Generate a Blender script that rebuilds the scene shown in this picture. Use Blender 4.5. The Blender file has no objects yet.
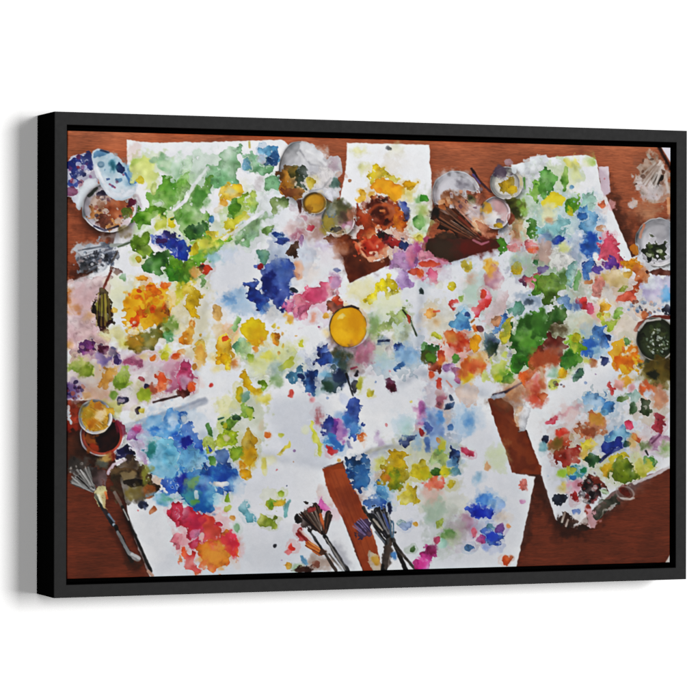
import bpy, bmesh, math
import numpy as np
from mathutils import Vector, Matrix

LENS = 161.0114
CAM_AXES = ((0.9271845, -0.3746012, 0.001672764), (-0.000896756, 0.002245858, 0.9999971), (0.3746039, 0.9271833, -0.001746399))      # right, up, forward
CAM_POS = (-176.01552, -422.60137, 1.51696)          # in layout units from the centre of the frame's front
HM = ((656.787, -0.6620491, 67.84388), (28.99095, 448.1649, 130.809), (0.08109477, 0.0002499457, 1))   # sheet (0..1) -> image pixels, the units of PICTURE
INK = 0.70                                  # reflectance of the print for a full white
FILL, FRONT_P = 0.04, 200.0
KEY_P, KEY_W, KEY_H, KEY_A, KEY_E = 930.0, 3.3, 4.2, math.radians(24), math.radians(5.5)

# ---------------------------------------------------------------- the printed picture: a small watercolour painter
class Painter:
    """Paints washes of pigment on the sheet. PX, PY: image pixel coordinates at every sample; q: samples per unit."""
    def __init__(self, PX, PY, q, seed=7):
        self.PX, self.PY, self.q = PX, PY, q
        self.H, self.W = PX.shape
        self.rs = np.random.RandomState(seed)
        self.img = np.zeros((self.H, self.W, 3), np.float32)
        self.ne = self.noise(5.0, 22, .9)      # edge wobble
        self.nf = self.noise(1.0, 5, 0.6)       # granulation
        self.nc = self.noise(16, 80, 1.3)        # pooling
        self.nm = self.noise(9, 40, 1.0)
        self.nw = self.noise(10, 30, .8); self.nv = self.noise(3.2, 10, .5)
        self.ns = self.noise(8, 34, .9)      # blooms
        self.T(0, 0, 700)
    def noise(self, lo, hi, beta, sx=1.0, sy=1.0):
        h, w = self.H, self.W
        fy = np.fft.fftfreq(h)[:, None] * self.q * sy; fx = np.fft.rfftfreq(w)[None] * self.q * sx
        fr = np.sqrt(fx * fx + fy * fy) + 1e-9
        amp = fr ** -beta * np.exp(-(fr * lo) ** 2 * .5) * (1 - np.exp(-(fr * hi) ** 2))
        z = np.fft.irfft2(np.fft.rfft2(self.rs.randn(h, w)) * amp, s=(h, w))
        return (z / z.std()).astype(np.float32)
    def T(self, x, y, size): self.tx, self.ty, self.ts = x, y, size / 700.
    def pt(self, a): return self.tx + a[0] * self.ts, self.ty + a[1] * self.ts
    def box(self, x0, y0, x1, y1, pad):
        cx = self.PX[self.H // 2]; 
        i = np.where((self.PX.max(0) >= x0 - pad) & (self.PX.min(0) <= x1 + pad))[0]
        j = np.where((self.PY.max(1) >= y0 - pad) & (self.PY.min(1) <= y1 + pad))[0]
        if len(i) < 2 or len(j) < 2: return None
        return slice(j[0], j[-1] + 1), slice(i[0], i[-1] + 1)
    def pick(self, field, sl):
        oy, ox = self.rs.randint(self.H), self.rs.randint(self.W)
        return field[np.ix_((np.arange(sl[0].start, sl[0].stop) + oy) % self.H, (np.arange(sl[1].start, sl[1].stop) + ox) % self.W)]
    @staticmethod
    def hexc(s): return np.array([int(s[i:i + 2], 16) / 255. for i in (0, 2, 4)], np.float32)
    @staticmethod
    def d_ell(x, y, cx, cy, rx, ry, rot):
        a = math.radians(rot); dx, dy = x - cx, y - cy
        u = (dx * math.cos(a) + dy * math.sin(a)); v = (-dx * math.sin(a) + dy * math.cos(a))
        k0 = np.sqrt((u / rx) ** 2 + (v / ry) ** 2); k1 = np.sqrt((u / rx ** 2) ** 2 + (v / ry ** 2) ** 2) + 1e-6
        return np.where(k0 < .05, -min(rx, ry), k0 * (k0 - 1) / k1)
    @staticmethod
    def d_poly(x, y, P):
        d = np.full(x.shape, 1e9, np.float32); s = np.ones(x.shape, bool)
        for k in range(len(P)):
            ax, ay = P[k]; bx, by = P[k - 1]
            ex, ey = bx - ax, by - ay; wx, wy = x - ax, y - ay
            t = np.clip((wx * ex + wy * ey) / (ex * ex + ey * ey + 1e-9), 0, 1)
            d = np.minimum(d, (wx - ex * t) ** 2 + (wy - ey * t) ** 2)
            c1 = y >= ay; c2 = y < by; c3 = ex * wy > ey * wx
            s ^= (c1 & c2 & c3) | (~c1 & ~c2 & ~c3)
        return np.sqrt(d) * np.where(s, 1, -1)
    @staticmethod
    def d_stroke(x, y, P):
        d = np.full(x.shape, 1e9, np.float32)
        for (ax, ay, ar), (bx, by, br) in zip(P[:-1], P[1:]):
            ex, ey = bx - ax, by - ay
            t = np.clip(((x - ax) * ex + (y - ay) * ey) / (ex * ex + ey * ey + 1e-9), 0, 1)
            d = np.minimum(d, np.hypot(x - ax - ex * t, y - ay - ey * t) - (ar + (br - ar) * t))
        return d
    @staticmethod
    def chaikin(P, n=2):
        for _ in range(n):
            Q = []
            for k in range(len(P)):
                a, b = P[k], P[(k + 1) % len(P)]
                Q += [(a[0] * .78 + b[0] * .22, a[1] * .78 + b[1] * .22), (a[0] * .22 + b[0] * .78, a[1] * .22 + b[1] * .78)]
            P = Q
        return P
    def wash(self, sl, d, col, col2, o=.98, r=1.2, f=.75, k=.06, v=.2, size=9., bleed=0):
        d = d - (.55 + .07 * min(size, 12) if v > .08 else .2) + min(r, .16 * size + .12) * self.pick(self.ne, sl) * .8
        nc = self.pick(self.nc, sl); nm = self.pick(self.nm, sl)
        A = self.img[sl]
        if bleed and v > .08 and size > 2 and col.max() > .42:   # a pale halo where the pigment ran into damp paper
            w = np.clip((A.min(-1) - .6) / .2, 0, 1) * np.clip(.5 - (d + 1.6 * nc - 1.8) / (.8 + .22 * size), 0, 1) * (.14 + .2 * self.rs.rand())
            A += (col * .55 + .45 * A * (col * .5 + .5) - A) * w[..., None]
        if bleed and v > .08 and f < 1 and size > 2.2:   # a sliver of bare paper kept between neighbouring washes
            g = np.clip(1 - np.abs(d - 1.1) / .95, 0, 1) * np.clip((self.pick(self.ne, sl) + .35) / .5, 0, 1) * np.clip((A[..., 2] - .28) / .15, 0, 1) * .45
            A += (np.array([.9, .905, .92], np.float32) - A) * g[..., None]
        ff = f * (1 + (1.1 * np.clip(nc - .8, 0, 2) if v > .08 and size > 3 else 0))
        t = np.clip(.5 - d / (2 * ff), 0, 1); t = t * t * (3 - 2 * t)
        th = self.rs.rand() * 6.283
        if v > .08 and d.size > 30:
            yy, xx = np.mgrid[-1:1:d.shape[0] * 1j, -1:1:d.shape[1] * 1j]; gr = np.clip(.5 + .6 * (xx * math.cos(th) + yy * math.sin(th)), 0, 1)
        else: gr = 0.
        a = t * o * (1 - np.clip(v * (nc * .6 + nm * .45 + .1 + 1.0 * gr), 0, .85))
        c = np.broadcast_to(col, d.shape + (3,))
        if col2 is not None:
            g = np.clip(.5 + .5 * self.pick(self.nm, sl) + .45 * nc, 0, 1)[..., None]
            c = col * (1 - g) + col2 * g
        if v > .08 and f <= 5: c = np.clip(c, .01, 1) ** (1.12 + .6 * (.6 - np.asarray(gr)))[..., None] if np.ndim(gr) else c
        if f > 5: gr = 0.; nm = nm * 0
        lum = 1 + (.06 * nm - .05 * (np.asarray(gr) - .5)) * min(1, v * 6) + .004 * self.pick(self.nf, sl)
        if v > .08 and f < 2 and size > 3:        # a second, overlapping layer of the same pigment
            n2 = self.pick(self.ns, sl); n3 = self.pick(self.ne, sl) + .4 * n2
            w2 = .085
            lum = lum - w2 * np.clip((n2 - .35) / .3, 0, 1) * np.clip(1.5 - .6 * n2, .25, 1) - .1 * np.clip((n3 - 1.4) / .25, 0, 1) + .06 * np.clip((-n2 - .7) / .35, 0, 1)
            a = a * (1 - .5 * np.clip((-n3 - 1.7 - .06 * size) / .25, 0, 1))
        if k: lum = lum - k * np.clip(1.2 - .5 * nc, 0, 1.6) * np.exp(-((d + .9) / 1.0) ** 2) * np.clip(1.6 - ff, 0, 1)
        c = np.clip(c * lum[..., None], 0, 1)
        A += (c - A) * a[..., None]
    def run(self, text):
        for line in text.replace(' ; ', '\n').splitlines():
            w = line.split()
            if not w or w[0] == '#': continue
            if w[0] == 'T': self.T(*[float(a) for a in w[1].split(',')]); continue
            kind, cols, co = w[:3]
            opt = dict((a[0], float(a[1:])) for a in w[3:])
            cc = [self.hexc(c) for c in cols.split('/')[:1]] if kind not in 'xb' else None
            P = [tuple(float(v) for v in a.split(',')) for a in co.split(';')]
            s = self.ts
            if kind == 'x': self.spatter(cols.split(','), P[0], opt); continue
            if kind == 'b': self.bristles(cols.split(','), P, opt); continue
            if kind == 'g': self.vessel(cols.split('/'), P[0], opt); continue
            c2 = self.hexc(cols.split('/')[1]) if '/' in cols else None
            wd = opt.pop('w', 4)
            f = opt.get('f', .75)
            if kind in 'pq':
                Q = [self.pt(a) for a in P]
                if kind == 'p': Q = self.chaikin(Q)
                else: opt.setdefault('r', .12); opt.setdefault('k', 0); opt.setdefault('v', .05)
                xs, ys = [a[0] for a in Q], [a[1] for a in Q]; bb = (min(xs), min(ys), max(xs), max(ys))
            elif kind in 'er':
                e = P[0] + (0,) * (5 - len(P[0])); cx, cy = self.pt(e); rx, ry = e[2] * s, e[3] * s; M = max(rx, ry)
                bb = (cx - M, cy - M, cx + M, cy + M)
            else:
                Q = [self.pt(a) + (a[2] * s * .5,) for a in P]; M = max(a[2] for a in Q)
                xs, ys = [a[0] for a in Q], [a[1] for a in Q]; bb = (min(xs) - M, min(ys) - M, max(xs) + M, max(ys) + M)
                opt.setdefault('r', .3); opt.setdefault('k', 0)
            sl = self.box(*bb, pad=1.5 * f + 3 * opt.get('r', 1.3) + 5)
            if sl is None: continue
            x, y = self.PX[sl], self.PY[sl]
            if kind in 'pe' and opt.get('v', .2) > .08:       # brush-made shapes are never quite round
                h = .5 * min(bb[2] - bb[0], bb[3] - bb[1]); am = min(2.2, .16 * h + .15); a2 = min(.5, .06 * h)
                x = x + am * self.pick(self.nw, sl) + a2 * self.pick(self.nv, sl); y = y + am * self.pick(self.nw, sl) + a2 * self.pick(self.nv, sl)
            if kind in 'pq': d = self.d_poly(x, y, Q)
            elif kind == 's': d = self.d_stroke(x, y, Q)
            else:
                d = self.d_ell(x, y, cx, cy, rx, ry, e[4])
                if kind == 'r': d = np.abs(d) - wd * s * .5; opt.setdefault('r', .2); opt.setdefault('k', 0)
                elif min(rx, ry) < 3: opt.setdefault('r', .7)
            self.wash(sl, d, cc[0], c2, size=-float(d.min()), bleed=kind in 'pe' and self.rs.rand() < .7, **opt)
    def spatter(self, cols, e, opt):
        n = int(opt.get('n', 10)); a, b = opt.get('a', 1), opt.get('b', 3)
        for _ in range(n):
            th, rr = self.rs.rand() * 6.283, math.sqrt(self.rs.rand())
            cx, cy = self.pt((e[0] + e[2] * rr * math.cos(th), e[1] + e[3] * rr * math.sin(th)))
            r1 = a + (b - a) * self.rs.rand() ** 1.8; r2 = r1 * (.3 + .6 * self.rs.rand())
            sl = self.box(cx - r1, cy - r1, cx + r1, cy + r1, 4)
            if sl is None: continue
            d = self.d_ell(self.PX[sl], self.PY[sl], cx, cy, r1, r2, self.rs.rand() * 180)
            self.wash(sl, d, self.hexc(cols[self.rs.randint(len(cols))]), None, o=opt.get('o', .85) * (.6 + .4 * self.rs.rand()), r=1.1, f=.5, k=0, size=r1 * 2)
    def bristles(self, cols, P, opt):
        """a bundle of hairs or streaks, spread wide at the first point and narrow at the second"""
        (ax, ay, aw), (bx, by, bw) = P; L = math.hypot(bx - ax, by - ay) + 1e-6; nx, ny = -(by - ay) / L, (bx - ax) / L
        for _ in range(int(opt.get('n', 30))):
            k = self.rs.uniform(-.5, .5); t0 = self.rs.rand() * .3 * (.4 + abs(k)); t1 = 1 - self.rs.rand() ** 2 * .5
            q = []
            for t in (t0, (t0 + t1) / 2, t1):
                w = (aw + (bw - aw) * t) * (k + self.rs.randn() * .02)
                q.append(self.pt((ax + (bx - ax) * t + nx * w, ay + (by - ay) * t + ny * w)) + (self.rs.uniform(.2, .55) * opt.get('a', 1),))
            xs, ys = [a[0] for a in q], [a[1] for a in q]
            sl = self.box(min(xs), min(ys), max(xs), max(ys), 2)
            if sl is None: continue
            d = self.d_stroke(self.PX[sl], self.PY[sl], q)
            self.wash(sl, d, self.hexc(cols[self.rs.randint(len(cols))]), None, o=opt.get('o', .85), r=.15, f=.5, k=0, v=.03)
    def vessel(self, cols, e, opt):
        """a round pot, glass or dish seen from above: rim, wall, contents, and its soft shadow"""
        cr, cw, cl = [self.hexc(c) for c in cols]; cx, cy = self.pt(e); rx, ry = e[2] * self.ts, e[3] * self.ts
        w, li, so = opt.get('w', .08), opt.get('i', .8), opt.get('s', .45)
        sl = self.box(cx - rx, cy - ry, cx + rx, cy + ry, .4 * max(rx, ry) + 3)
        if sl is None: return
        x, y = self.PX[sl], self.PY[sl]; A = self.img[sl]; aa = .5 / min(rx, ry)
        sm = lambda t, lo, hi: np.clip((t - lo) / (hi - lo), 0, 1) ** 2 * (3 - 2 * np.clip((t - lo) / (hi - lo), 0, 1))
        ks = np.hypot((x - cx - .06 * rx) / (rx * 1.02), (y - cy - .12 * ry) / (ry * 1.02))
        A *= (1 - so * (1 - sm(ks, .85, 1.25)))[..., None] * np.array([1, .96, .92], np.float32) ** (so * (1 - sm(ks, .85, 1.25)))[..., None]
        u, v = (x - cx) / rx, (y - cy) / ry; k = np.hypot(u, v); th = np.arctan2(v, u)
        nn = self.pick(self.nc, sl); n2 = self.pick(self.ns, sl)
        wall = cw * (.86 + .3 * np.clip(u * .7 + v * .7, -1, 1) * sm(k, .3, 1) + .05 * n2)[..., None]
        if li > .05:
            kl = np.hypot(u - .02, (v - .03)) / li
            liq = cl * (1.02 + .16 * (-u * .6 + v * .7) + .05 * nn - .22 * sm(kl, .8, 1.0))[..., None]
            m = (1 - sm(kl, 1 - aa * 1.5, 1 + aa * 1.5))[..., None]; wall = wall * (1 - m) + liq * m
        rl = .82 + .2 * np.cos(th - .5) + .12 * np.cos(3 * th + nn) + .06 * n2
        rim = np.clip(cr * rl[..., None], 0, .97)
        m = sm(k, 1 - w - aa, 1 - w + aa)[..., None]; c = wall * (1 - m) + rim * m
        c = c * (1 - .22 * np.exp(-((k - 1 + w) / (.5 * w)) ** 2) * (.6 - .4 * np.cos(th - .5)))[..., None]
        a = (1 - sm(k + .012 * n2, 1 - aa, 1 + aa)) * opt.get('o', 1)
        A += (np.clip(c, 0, 1) - A) * a[..., None]

PICTURE = '''
T 0,0,700
# sheets of paper on the table
p 1c0a06 122,150;300,146;350,288;500,252;600,150;640,262;660,300;660,470;574,542;552,522;486,402;540,480;520,572;385,574;340,462;322,470;365,574;152,580;100,470;64,400;64,290;112,250 o.5 f7 r1
q eaebee/e4e6ea 127,140;150,143;215,142;282,140;290,146;318,196;345,240;350,283;392,263;420,250;445,262;500,247;520,240;512,165;545,158;586,155;596,160;601,185;632,258;650,250;672,250;672,465;640,478;612,492;590,512;574,528;556,520;540,470;527,430;512,424;488,400;496,425;516,474;535,477;516,568;384,572;343,461;323,467;363,573;151,579;135,540;118,470;100,400;64,400;64,285;95,272;112,250;128,190 r.3 v0 o1
q eaebee/ecedf0 347,143;429,145;433,215;420,250;392,263;372,262;352,248;340,200;346,170 r.3 v0 o1
p c9cdd9 260,400;330,380;340,460;322,468;280,500;200,500 f14 o0.32 v0
p c6cad6 350,300;480,280;520,330;490,400;400,410;350,400 f16 o0.35 v0
p c2c6d4 345,462;420,440;490,410;530,480;515,566;390,570 f12 o0.39 v0
p c4c8d4 530,430;600,380;672,330;672,465;570,530 f12 o0.42 v0
p b9becb 400,250;445,262;500,247;500,260;445,280;400,300 f5 o0.24 v0
p c8ccd8 140,480;330,470;360,575;150,580 f14 o0.24 v0
p d0d4de 200,240;300,200;340,260;330,330;220,300 f12 o0.35 v0
s b4b8c4 118,428,2;180,408,2;205,398,1 f1.2 o.7
s b8bcc8 345,462,2;380,448,2;400,446,2 f1 o.6
s 8a92a4 118,434,5;160,418,6;205,401,5 f2 o.55
s a4abb8 424,266,6;418,345,6 f4 o.45
s a4abb8 302,152,4;347,250,6 f3 o.45
s a8aebc 212,250,6;192,400,6 f5 o.4
s 9aa2b2 490,395,6;420,372,7;400,385,5 f4 o.45
s a0a8b6 128,190,5;110,255,5 f3 o.4
s a4aab8 140,476,6;260,455,8;325,466,6 f5 o.35
s a8aebc 515,205,5;522,250,6;560,300,6 f4 o.35
p b4bac8 345,462;430,425;440,450;350,482 f6 o.45 v0
p b8becb 260,400;330,395;338,462;300,470 f9 o.45 v0
s 8e94a4 345,466,6;372,452,7;400,447,6 f2 o.4
s a0a6b4 392,263,5;445,264,6;500,249,6 f2.5 o.5
p b6bac8 470,260;520,240;530,300;500,380;488,395;480,330 f12 o0.21 v0
p b4b8c6 205,300;230,240;262,230;250,290;225,320 f9 o0.21 v0
p b8bcca 150,560;260,520;330,540;350,575;150,580 f9 o0.24 v0
p aeb4c4 556,520;540,470;560,440;580,480;575,525 f6 o0.24 v0
q d0d2da 530,157;546,155;549,161;530,166

T 0,0,700
e 9cc0b8 560,215,25,20 o.42 r3 f1 v.25
e b8c8b0 545,190,20,25 o.42 r3 f2.5 v.25
e 98b0cc 585,225,14,30 o.42 r3 f4 v.25
e a8c8a0 525,215,14,25 o.42 r3 f1 v.25
e c0d0a0 560,175,20,12 o.42 r3 f2.5 v.25
e c8b0a0 540,255,18,14 o.42 r3 f4 v.25
e 98b0a8 560,265,14,22 o.42 r3 f1 v.25
e a8a8b8 530,268,22,14 o.42 r3 f2.5 v.25
e b8c0c8 555,300,30,14 o.42 r3 f4 v.25
e 88a878 545,275,22,18 o.42 r3 f1 v.25
e c8a890 595,280,24,16 o.42 r3 f2.5 v.25
e 90a890 575,290,10,25 o.42 r3 f4 v.25
e a0b8c8 530,310,18,12 o.42 r3 f1 v.25
e a0b080 575,340,22,28 o.42 r3 f2.5 v.25
e 98b078 520,350,18,28 o.42 r3 f4 v.25
e c0c8a0 490,345,26,14 o.42 r3 f1 v.25
e d8b098 460,350,24,14 o.42 r3 f2.5 v.25
e b0b8b0 500,320,10,20 o.42 r3 f4 v.25
e c8b8a8 620,290,24,14 o.42 r3 f1 v.25
e d8c0a0 630,330,20,22 o.42 r3 f2.5 v.25
e c8b898 650,365,22,14 o.42 r3 f4 v.25
e d0c8c8 640,300,25,14 o.42 r3 f1 v.25
e c0c0b0 655,380,16,20 o.42 r3 f2.5 v.25
e d8c8b0 600,320,18,12 o.42 r3 f4 v.25
e c8b0a8 570,440,26,18 o.42 r3 f1 v.25
e c8c0a0 590,450,22,24 o.42 r3 f2.5 v.25
e a8b8c8 615,440,22,18 o.42 r3 f4 v.25
e c8c890 620,470,28,16 o.42 r3 f1 v.25
e d0b8b8 655,435,14,24 o.42 r3 f2.5 v.25
e b8c0b0 575,475,20,12 o.42 r3 f4 v.25
e a8c0c8 600,405,24,12 o.42 r3 f1 v.25
e c8b8a0 650,405,18,16 o.42 r3 f2.5 v.25
e b8a8b0 355,355,26,20 o.42 r3 f4 v.25
e a0b4c0 395,360,26,18 o.42 r3 f1 v.25
e 98a8b8 330,370,26,20 o.42 r3 f2.5 v.25
e b8ccb0 385,325,24,16 o.42 r3 f4 v.25
e a8bcc8 410,350,18,18 o.42 r3 f1 v.25
e d0c8a0 380,340,14,12 o.42 r3 f2.5 v.25
e b0bccc 300,365,18,14 o.42 r3 f4 v.25
e b0b8cc 435,420,14,34 o.42 r3 f1 v.25
e c8b8c0 438,395,10,20 o.42 r3 f2.5 v.25
e b8c4a8 440,460,24,18 o.42 r3 f4 v.25
e 98a8b8 450,455,12,20 o.42 r3 f1 v.25
e c8c8a0 415,455,24,20 o.42 r3 f2.5 v.25
e c8d0b8 395,462,20,16 o.42 r3 f4 v.25
e b8c8d8 385,490,14,20 o.42 r3 f1 v.25
e c8c8b0 440,500,26,18 o.42 r3 f2.5 v.25
e b8c0b8 445,530,20,24 o.42 r3 f4 v.25
e c8b8c8 468,535,20,16 o.42 r3 f1 v.25
e a8b8d8 485,515,18,20 o.42 r3 f2.5 v.25
e b8d0a8 185,195,22,22 o.4 r3 f4 v.25
e a8c8a8 205,172,20,18 o.4 r3 f1 v.25
e c8d8a8 150,165,20,12 o.42 r3 f2.5 v.25
e b8c898 205,235,36,14 o.42 r3 f4 v.25
e c8d4c8 255,220,18,30 o.42 r3 f1 v.25
e d8d8a8 130,300,22,16 o.42 r3 f2.5 v.25
e d8cc98 195,310,14,40 o.42 r3 f4 v.25
e d8cca0 170,320,20,24 o.42 r3 f1 v.25
e c8b8c0 310,225,14,30 o.42 r3 f2.5 v.25
e a8b4c8 290,260,24,20 o.42 r3 f4 v.25
e b8c4d8 255,300,30,14 o.42 r3 f1 v.25
e d8b8c8 315,310,26,14 o.42 r3 f2.5 v.25
e d8d8a0 245,345,40,14 o.42 r3 f4 v.25
e c8d0b0 270,365,26,14 o.42 r3 f1 v.25
e c8b0c0 125,360,40,12 o.42 r3 f2.5 v.25
e c0c098 100,380,30,16 o.42 r3 f4 v.25
e c8b0a8 165,385,26,12 o.42 r3 f1 v.25
e b8c090 245,425,20,40 o.42 r3 f2.5 v.25
e 98b8d8 175,440,40,34 o.42 r3 f4 v.25
e 90b4d4 205,475,34,18 o.42 r3 f1 v.25
e e0a8a8 205,535,28,26 o.42 r3 f2.5 v.25
e d8b070 385,190,16,12 o.42 r3 f4 v.25
e c89878 385,235,24,22 o.42 r3 f1 v.25
e b8a8b8 415,255,18,14 o.42 r3 f2.5 v.25
e c8d0b0 420,215,10,24 o.42 r3 f4 v.25
e d8a8a8 490,300,14,24 o.42 r3 f1 v.25
e b8c8c0 478,292,14,20 o.42 r3 f2.5 v.25
e c8b8c8 430,270,16,12 o.42 r3 f4 v.25
e d0c8a8 440,320,14,20 o.42 r3 f1 v.25
e b8a898 510,340,30,10 o.42 r3 f2.5 v.25

T 60,125,120
e 3a1408 250,560,170,90 o.4 f8
e 2a0e08 80,430,60,40 o.5 f6
p c4c6d4/a9aabf 40,195;100,175;190,165;215,250;225,330;180,400;120,440;95,470;60,415;40,412 v.06 r.8
e 33407c 150,205,45,40 ; e 3c4c90 75,240,38,45 ; e 2e3a74 110,280,40,28 ; e 5666a4 80,335,34,26 ; e 4a5590 160,240,30,25
x 3a3f78,7a3a6a,a0485a,d8d8e4 110,290,70,110 n14 a.8 b2.6
e 8a4a6a 70,385,30,14
p cfd6de 120,340;190,300;230,350;200,420;130,480;110,500;85,470 v.06 r.8
g e6e4ea/c8c0c8/a89488 285,480,158,146 i.74 w.07
e 8e4a26/b0643a 335,490,85,62 r2.5 ; e b07a48 200,520,38,36 ; e 9a6a4a 235,470,30,30 ; e c08a50 300,580,45,22 ; e 7a4a3a 250,560,40,30 ; e 6a7a30 395,510,25,25 ; e 6f2a48 418,455,20,26 ; e 23203c 248,408,26,20
s 3a4038 170,415,14;215,370,10
x 5a3050,2a2a48,8a3a3a,d8ccc8,6a4030 270,480,110,80 n14 a.6 b1.8 ; e c8b0a8 240,440,60,20 f3 o.5
s 39344a 200,590,6;260,615,6;340,590,5 ; e d8c0b0 340,560,15,15
p d6dbe4/bccbd8 195,140;250,140;340,185;400,260;445,340;440,400;390,435;330,440;270,400;225,330;195,250;185,190 r.4 k.05 v.05
p a9c3d2/c4d4de 220,160;300,180;370,240;415,310;430,370;380,390;310,370;250,310;215,240 f3 o.8
s dfe3ea 215,250,8;250,330,8;300,390,8;360,420,8;420,400,8
p 5a86a0/3f6a90 195,150;260,150;290,170;230,185;200,190 o.8 v.07
e 20305e 350,255,22,32,-20 v.07 ; e 3f7a8a 310,240,25,25 f3 ; e 5c7890 238,230,14,14 ; r 7a98ac 238,230,16,14 w4 ; e 6088a8 345,318,18,9 ; s 4a78a8 380,280,8;415,340,10;440,330,8 ; s 8a3a5a 290,345,4;320,365,3
x 5a7aa0,35508a,8a4a6a 330,290,90,80 n6 a.5 b1.4
e 6a9ac0 405,300,22,40,-30 f3 o.6 ; s 27304a 240,148,6;285,160,4
p d4dc8a/b8cc70 425,240;470,195;520,185;560,215;550,300;545,340;500,345;460,335;430,290 f2 o.9 ; e d8cc50 470,325,22,14
p b4cfae/98c098 520,190;580,185;640,200;690,180;720,260;690,340;650,330;620,260;560,240 f3
p 7fb04e/5c9a2e 620,295;660,320;720,330;720,420;660,450;640,500;580,520;520,510;510,450;560,430;580,370;600,330 r2
p 5c8e1e/74a030 420,555;460,500;500,485;550,480;610,500;620,520;550,545;500,570;480,600;440,605 r2
p c2d088 530,400;540,340;565,345;555,400 ; e c8cf68 590,575,30,45 f2 ; e dcd030 650,570,22,28 ; e dddfe2 575,458,22,14
p 88a840/6c9028 400,700;450,640;510,630;525,660;480,700
p 44427c/3a58a8 540,660;590,650;625,625;680,630;690,690;640,710;560,710
p 8fb860 660,490;700,460;710,560;680,540
e 7a6a3a 375,620,30,30 f3 o.8 ; e b0a8a8 350,650,70,20 f4 o.6

T 180,125,120
p 8fbc92/7aa678 235,215;260,170;300,125;340,120;370,145;345,180;335,230;310,290;330,330;280,350;240,350;200,360;160,340;170,300;200,240
p a4c8a4/b8d0b4 20,200;60,185;80,215;60,265;30,275;15,300 ; p a8cc90/8cbc60 -10,300;40,285;60,340;50,390;-10,450
p b4c8b4 65,330;100,270;170,250;180,270;130,320;90,350 o.7 f2
p 5f9438/86ac68 -10,490;60,430;100,370;150,310;165,360;150,420;130,500;150,540;165,580;160,640;100,660;50,670;20,620;-10,600 r2
p 3f6e2e/2c5a34 40,600;100,575;165,570;160,640;110,660;60,670;20,640 ; e 4f8a3a 110,440,40,50 f4 o.7
p e2c63c/d8b030 218,390;250,355;300,345;350,345;380,385;340,400;330,440;300,440;270,420;235,415 ; e cfcfa0 300,380,25,15 f3
e e0a020 254,453,20,22 ; e 5a90b8 187,552,16,16
p a0bc40/88ac38 290,480;330,440;380,400;390,470;385,520;340,560;310,555;290,520 ; e 5c8e30 315,480,28,35 ; e 6a9a3a 300,525,18,20
p 9cc07a/b8cc60 405,400;430,390;445,430;450,500;420,515;400,460
p d6d050 255,575;290,560;340,545;400,500;420,520;360,570;300,590;270,600
p d8c838 120,690;140,660;180,640;200,605;230,620;220,660;260,650;310,580;320,600;250,690;170,710
p 9fc0a0/80a070 325,640;380,580;430,540;480,515;520,530;480,600;430,650;400,690;340,670 f1.5
p 84a860/607c40 480,600;520,590;555,585;530,620;510,650;485,630 ; p 3a5ea0/4a78b8 540,640;560,605;600,630;620,660;610,690;570,670
e c8d0d8 540,480,60,80 o.4 f6
p 88b48c/78ac84 380,210;400,170;440,160;470,180;520,200;530,240;500,285;450,280;400,260 ; e 6a9ab0 385,240,15,25
p 7ab0d0/5a90b8 465,130;500,115;550,120;565,170;560,230;530,240;520,200;480,170 ; e 28507e 545,200,28,30 ; e 1f4a70 510,215,22,22 ; e e0e2e8 478,205,14,24 r1
p 8cb890/6a9a6a 490,380;500,310;530,295;570,290;572,370;540,375;510,365
p 5a7a3a/7a9050 535,440;580,415;640,425;650,455;600,475;560,520;545,520
e b8b0b0 465,345,15,40,10 o.6 f3 ; s c0b060 405,100,7;407,130,5
g e2e2e6/ccccd0/b0b0b6 690,262,112,170 i0 w.05
p b0802c/7c5c24 582,255;710,250;710,420;640,425;600,400;585,330 ; p 6a6430 630,250;710,245;710,290;650,300 ; e d8ccb8 685,345,12,10 ; p 8a5a34 585,360;640,380;710,370;710,425;640,425;600,405
e d4b8b8 650,600,40,30 f4 o.7 ; e b07a8c 680,650,30,30 f3 ; p 5a2a1a 680,440;710,435;710,520;690,480

T 0,0,700
s e6e8ec 168,215,1.2;185,201,2.4;194,185,2.2;208,167,.8 r.5
s e6e8ec 220,241,1;240,228,2.6;262,212,2 r.5
s e0e2e8 140,268,1;165,255,1.6;180,246,.8 r.5
T 300,125,120
e 6a3018 180,600,160,60 f8 o.5
p cfcfd2/c0c0c4 -10,95;50,100;100,140;160,200;190,185;235,190;245,240;240,290;215,320;230,360;230,430;180,440;120,400;60,395;20,380;-10,350 r.8 v.06
e 283820 12,300,20,60 ; p dcd8d8 35,340;50,300;100,260;150,240;185,250;180,310;150,350;100,375;50,380 ; e c4b040 62,335,22,25 ; e 4a6a60 205,345,22,30 f2 ; p d8d8e0 150,385;210,375;215,430;170,440 ; s 9a9a9c 60,385,5;130,370,5;180,310,4 f1 ; s 8a8a90 0,150,4;60,230,4;150,245,3 f1.5 o.6
e a88a9a 200,230,30,30 f4 o.5 ; e e0e0e4 100,170,50,30 f3 r2 ; e a8a8b0 60,260,40,25 f4 r2 o.6 ; s f0f0f2 40,150,6;100,180,9;150,230,6 f1 r.6 o.7
g c8b89c/8a6824/b4882a 85,455,72,64 i.82 w.07 ; e c8982e 100,440,35,28 f2 o.7 ; e 8a6424 60,490,30,20
g d8d4d4/94907e/8a8264 222,550,98,104 i.88 w.07 ; e 9a8a3c 165,570,35,45 f3 ; e a8745c 280,520,30,35 f3 ; e c094a8 280,585,35,30 f3 ; e 4a4a50 210,610,35,14 ; e 6a6a4a 215,490,60,35 f4 ; e 7f8a8a 180,500,20,30 ; e 5c4a40 255,540,25,25 f3 ; s e0dcdc 160,630,5;220,645,6;270,630,4 ; e b8b4a4 190,500,12,30,30 f2 o.6 ; e e8e4e4 282,600,10,16,30 f1 o.7
p 8a4a2a 330,450;360,490;380,560;340,600;325,520
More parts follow.
